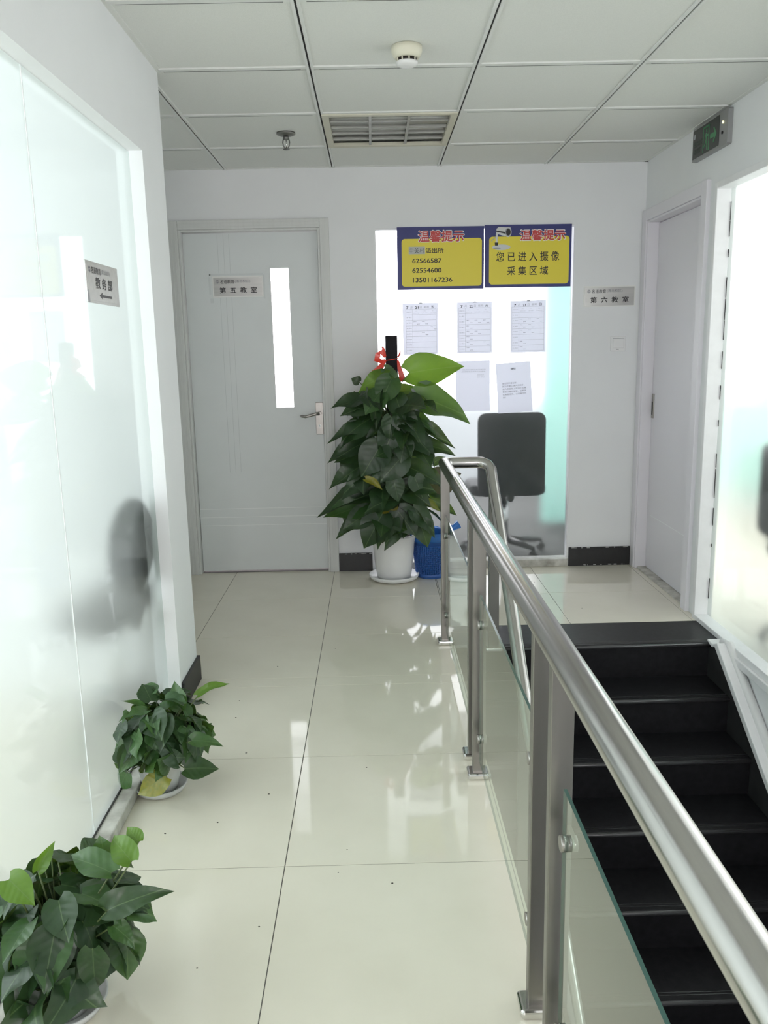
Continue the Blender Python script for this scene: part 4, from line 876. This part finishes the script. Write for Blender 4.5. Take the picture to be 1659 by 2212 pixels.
floor_plant(-0.690, 2.392, 'small bushy pothos with a yellow leaf at its pot, farther one by the left glass', 31, 150, 0.145, 0.150,
            [(Pf(428, 1502, 2.42), Pf(492, 1466, 2.46), (0, -.6, .8), 'l', 3, 0.5), (Pf(390, 1530, 2.38), Pf(372, 1470, 2.42), (-.1, -.9, .4), 'm', 0, 0.75), (Pf(360, 1678, 2.27), Pf(292, 1715, 2.26), (0, -.8, .6), 'y', 4, 0.8),
             (Pf(275, 1668, 2.33), Pf(252, 1708, 2.34), (-.2, -.9, .3), 'm', 0, 1.1), (Pf(400, 1660, 2.30), Pf(474, 1655, 2.32), (.2, -.6, .7), 'd', 0, 0.85), (Pf(415, 1600, 2.30), Pf(480, 1597, 2.30), (.3, -.5, .8), 'm', 1, 0.7),
             (Pf(280, 1620, 2.30), Pf(230, 1642, 2.33), (-.3, -.6, .7), 'm', 3, 0.7)], 0.066, 0.45)
floor_plant(-0.672, 1.515, 'larger bushy pothos in the near left corner of the corridor floor', 47, 150, 0.160, 0.180,
            [(Pf(235, 1965, 1.42), Pf(352, 1908, 1.42), (.3, -.5, .8), 'd', 1, 0.62), (Pf(284, 1860, 1.47), Pf(232, 1797, 1.52), (.2, -.7, .6), 'l', 1, 0.8), (Pf(300, 1818, 1.52), Pf(272, 1785, 1.54), (.4, -.9, .2), 'l', 0, 1.0),
             (Pf(240, 1885, 1.46), Pf(140, 1832, 1.50), (.2, -.5, .8), 'm', 1, 0.7), (Pf(228, 1855, 1.52), Pf(215, 1806, 1.53), (.1, -1, .2), 'm', 4, 1.2), (Pf(82, 1880, 1.52), Pf(114, 1820, 1.54), (.2, -.9, .2), 'l', 3, 0.75),
             (Pf(20, 1900, 1.42), Pf(70, 1950, 1.38), (.1, -.7, .7), 'l', 0, 0.9), (Pf(245, 2000, 1.42), Pf(296, 2036, 1.40), (.5, -.5, .6), 'm', 1, 0.9), (Pf(95, 2090, 1.36), Pf(65, 2170, 1.38), (-.1, -.9, .3), 'd', 0, 0.9), (Pf(200, 2050, 1.38), Pf(205, 2150, 1.39), (.2, -.9, .2), 'd', 4, 0.6)], 0.070, 0.75)

# ------------------------------------------------------------------ waste basket with bag
BX, BY = 0.318, 4.795
wb = empty('waste_basket', (BX, BY, 0)); tag(wb, 'blue plastic mesh waste basket behind the white plant pot', 'waste basket')
r0, r1, hb = 0.086, 0.112, 0.262
def rad(z): return r0 + (r1-r0)*z/hb
bm = bmesh.new(); lathe(bm, [(r0, 0.0), (rad(0.028), 0.028), (rad(0.028)-0.003, 0.028), (r0-0.004, 0.004)], BX, BY, 40); keep(obj('basket_base', bm, BLUEP), wb)
bm = bmesh.new(); lathe(bm, [(rad(0.20), 0.20), (r1, hb), (r1+0.005, hb), (r1+0.004, hb+0.006), (r1-0.004, hb+0.004), (rad(0.20)-0.003, 0.20)], BX, BY, 40); keep(obj('basket_rim', bm, BLUEP), wb)
bm = bmesh.new()
for k in range(52):
    a = 2*math.pi*k/52; c, s_ = math.cos(a), math.sin(a)
    tube(bm, [(BX + rad(0.026)*c, BY + rad(0.026)*s_, 0.026), (BX + rad(0.202)*c, BY + rad(0.202)*s_, 0.202)], 0.0028, 4, cap=False)
for j in range(14):
    z = 0.036 + j*0.0125; lathe(bm, [(rad(z)-0.0015, z-0.002), (rad(z)+0.0022, z), (rad(z)-0.0015, z+0.002)], BX, BY, 40)
keep(tag(obj('basket_lattice', bm, BLUEP), kind='stuff'), wb)
bm = bmesh.new(); lathe(bm, [(rad(0.03)-0.008, 0.012), (rad(0.20)-0.008, 0.20), (r1-0.007, hb+0.004), (r1+0.007, hb+0.010), (r1+0.009, hb-0.004), (rad(0.22)+0.008, 0.222)], BX, BY, 36)
for v_ in bm.verts:
    if v_.co.z > 0.2: v_.co.z += 0.006*math.sin(v_.co.x*300) ; v_.co.x += 0.003*math.sin(v_.co.y*200)
ear = [(BX+0.085, BY-0.02, hb), (BX+0.108, BY-0.03, hb+0.024), (BX+0.135, BY-0.035, hb+0.036), (BX+0.165, BY-0.03, hb+0.052)]
tube(bm, ear, [0.016, 0.024, 0.017, 0.026], 7)
keep(obj('bag_liner', bm, BAG, smooth=True), wb)

# ------------------------------------------------------------------ furniture seen through the frosted glass
def office_chair(label, x, y, rot, bw, bz0, bz1, oval):
    root = empty('office_chair', (x, y, 0)); tag(root, label, 'chair', 'office chairs behind frosted glass'); root.rotation_euler = (0, 0, rot)
    def P(o): o.parent = root; return o
    bm = bmesh.new()
    pr = ell(0, (bz0+bz1)/2, bw/2, (bz1-bz0)/2, 28) if oval else rrect(bw, bz1-bz0, 0.05, 6, -bw/2, bz0)
    prism(bm, pr, (0, -0.24, 0), (1,0,0), (0,0,1), (0,-1,0), 0.06); P(obj('backrest', bm, CHAIRB, None, 0.015))
    bm = bmesh.new(); prism(bm, rrect(0.48, 0.46, 0.09, 6, -0.24, -0.22), (0, 0, 0.41), (1,0,0), (0,1,0), (0,0,1), 0.07); P(obj('seat', bm, CHAIRB, None, 0.02))
    bm = bmesh.new(); tube(bm, [(0, -0.05, 0.40), (0, -0.26, 0.40), (0, -0.315, 0.46), (0, -0.315, bz0+0.15)], 0.02, 10); P(obj('back_bracket', bm, CHAIRP))
    bm = bmesh.new(); tube(bm, [(0, 0, 0.09), (0, 0, 0.41)], 0.026, 14); P(obj('gas_column', bm, CHROME))
    for k in range(5):
        a = 2*math.pi*k/5 + 0.3; c, s_ = math.cos(a), math.sin(a)
        bm = bmesh.new(); tube(bm, [(0, 0, 0.10), (0.15*c, 0.15*s_, 0.085), (0.27*c, 0.27*s_, 0.07)], [0.026, 0.02, 0.014], 8); lg = P(obj('leg', bm, CHAIRP))
        bm = bmesh.new(); tube(bm, [(0.27*c - 0.012*s_, 0.27*s_ + 0.012*c, 0.028), (0.27*c + 0.012*s_, 0.27*s_ - 0.012*c, 0.028)], 0.028, 14); tube(bm, [(0.27*c, 0.27*s_, 0.04), (0.27*c, 0.27*s_, 0.075)], 0.008, 8)
        cs = obj('caster', bm, CHAIRP); cs.parent = lg
    return root
office_chair('dark office chair with square back behind the back frosted window', 0.83, 5.36, 0.03, 0.415, 0.42, 0.935, False)
office_chair('dark office chair with oval back behind the left frosted glass', -1.18, 2.87, math.radians(78), 0.40, 0.52, 0.85, True)
office_chair('dark chair faintly visible behind the right frosted window', 2.02, 3.35, math.radians(-100), 0.42, 0.50, 0.90, False)
def curtain(name, label, x0, x1, y, z0, z1, m, alongx=True, amp=0.03):
    bm = bmesh.new(); n = 48; rows = []
    for j in (z0, z1):
        rows.append([bm.verts.new(((x0 + (x1-x0)*k/n), y + amp*math.sin(k*1.3), j) if alongx else (y + amp*math.sin(k*1.3), x0 + (x1-x0)*k/n, j)) for k in range(n+1)])
    for k in range(n): f = bm.faces.new((rows[0][k], rows[0][k+1], rows[1][k+1], rows[1][k])); f.smooth = True
    o = obj(name, bm, m); tag(o, label, 'curtain'); return o
curtain('curtain', 'mint green curtain at the right end behind the back frosted window', 1.24, 1.66, 6.4, 0.02, 2.40, GREENC)
curtain('curtain', 'mint green curtain behind the right frosted window', 3.6, 6.2, 2.75, 0.45, 1.15, GREENC, False)
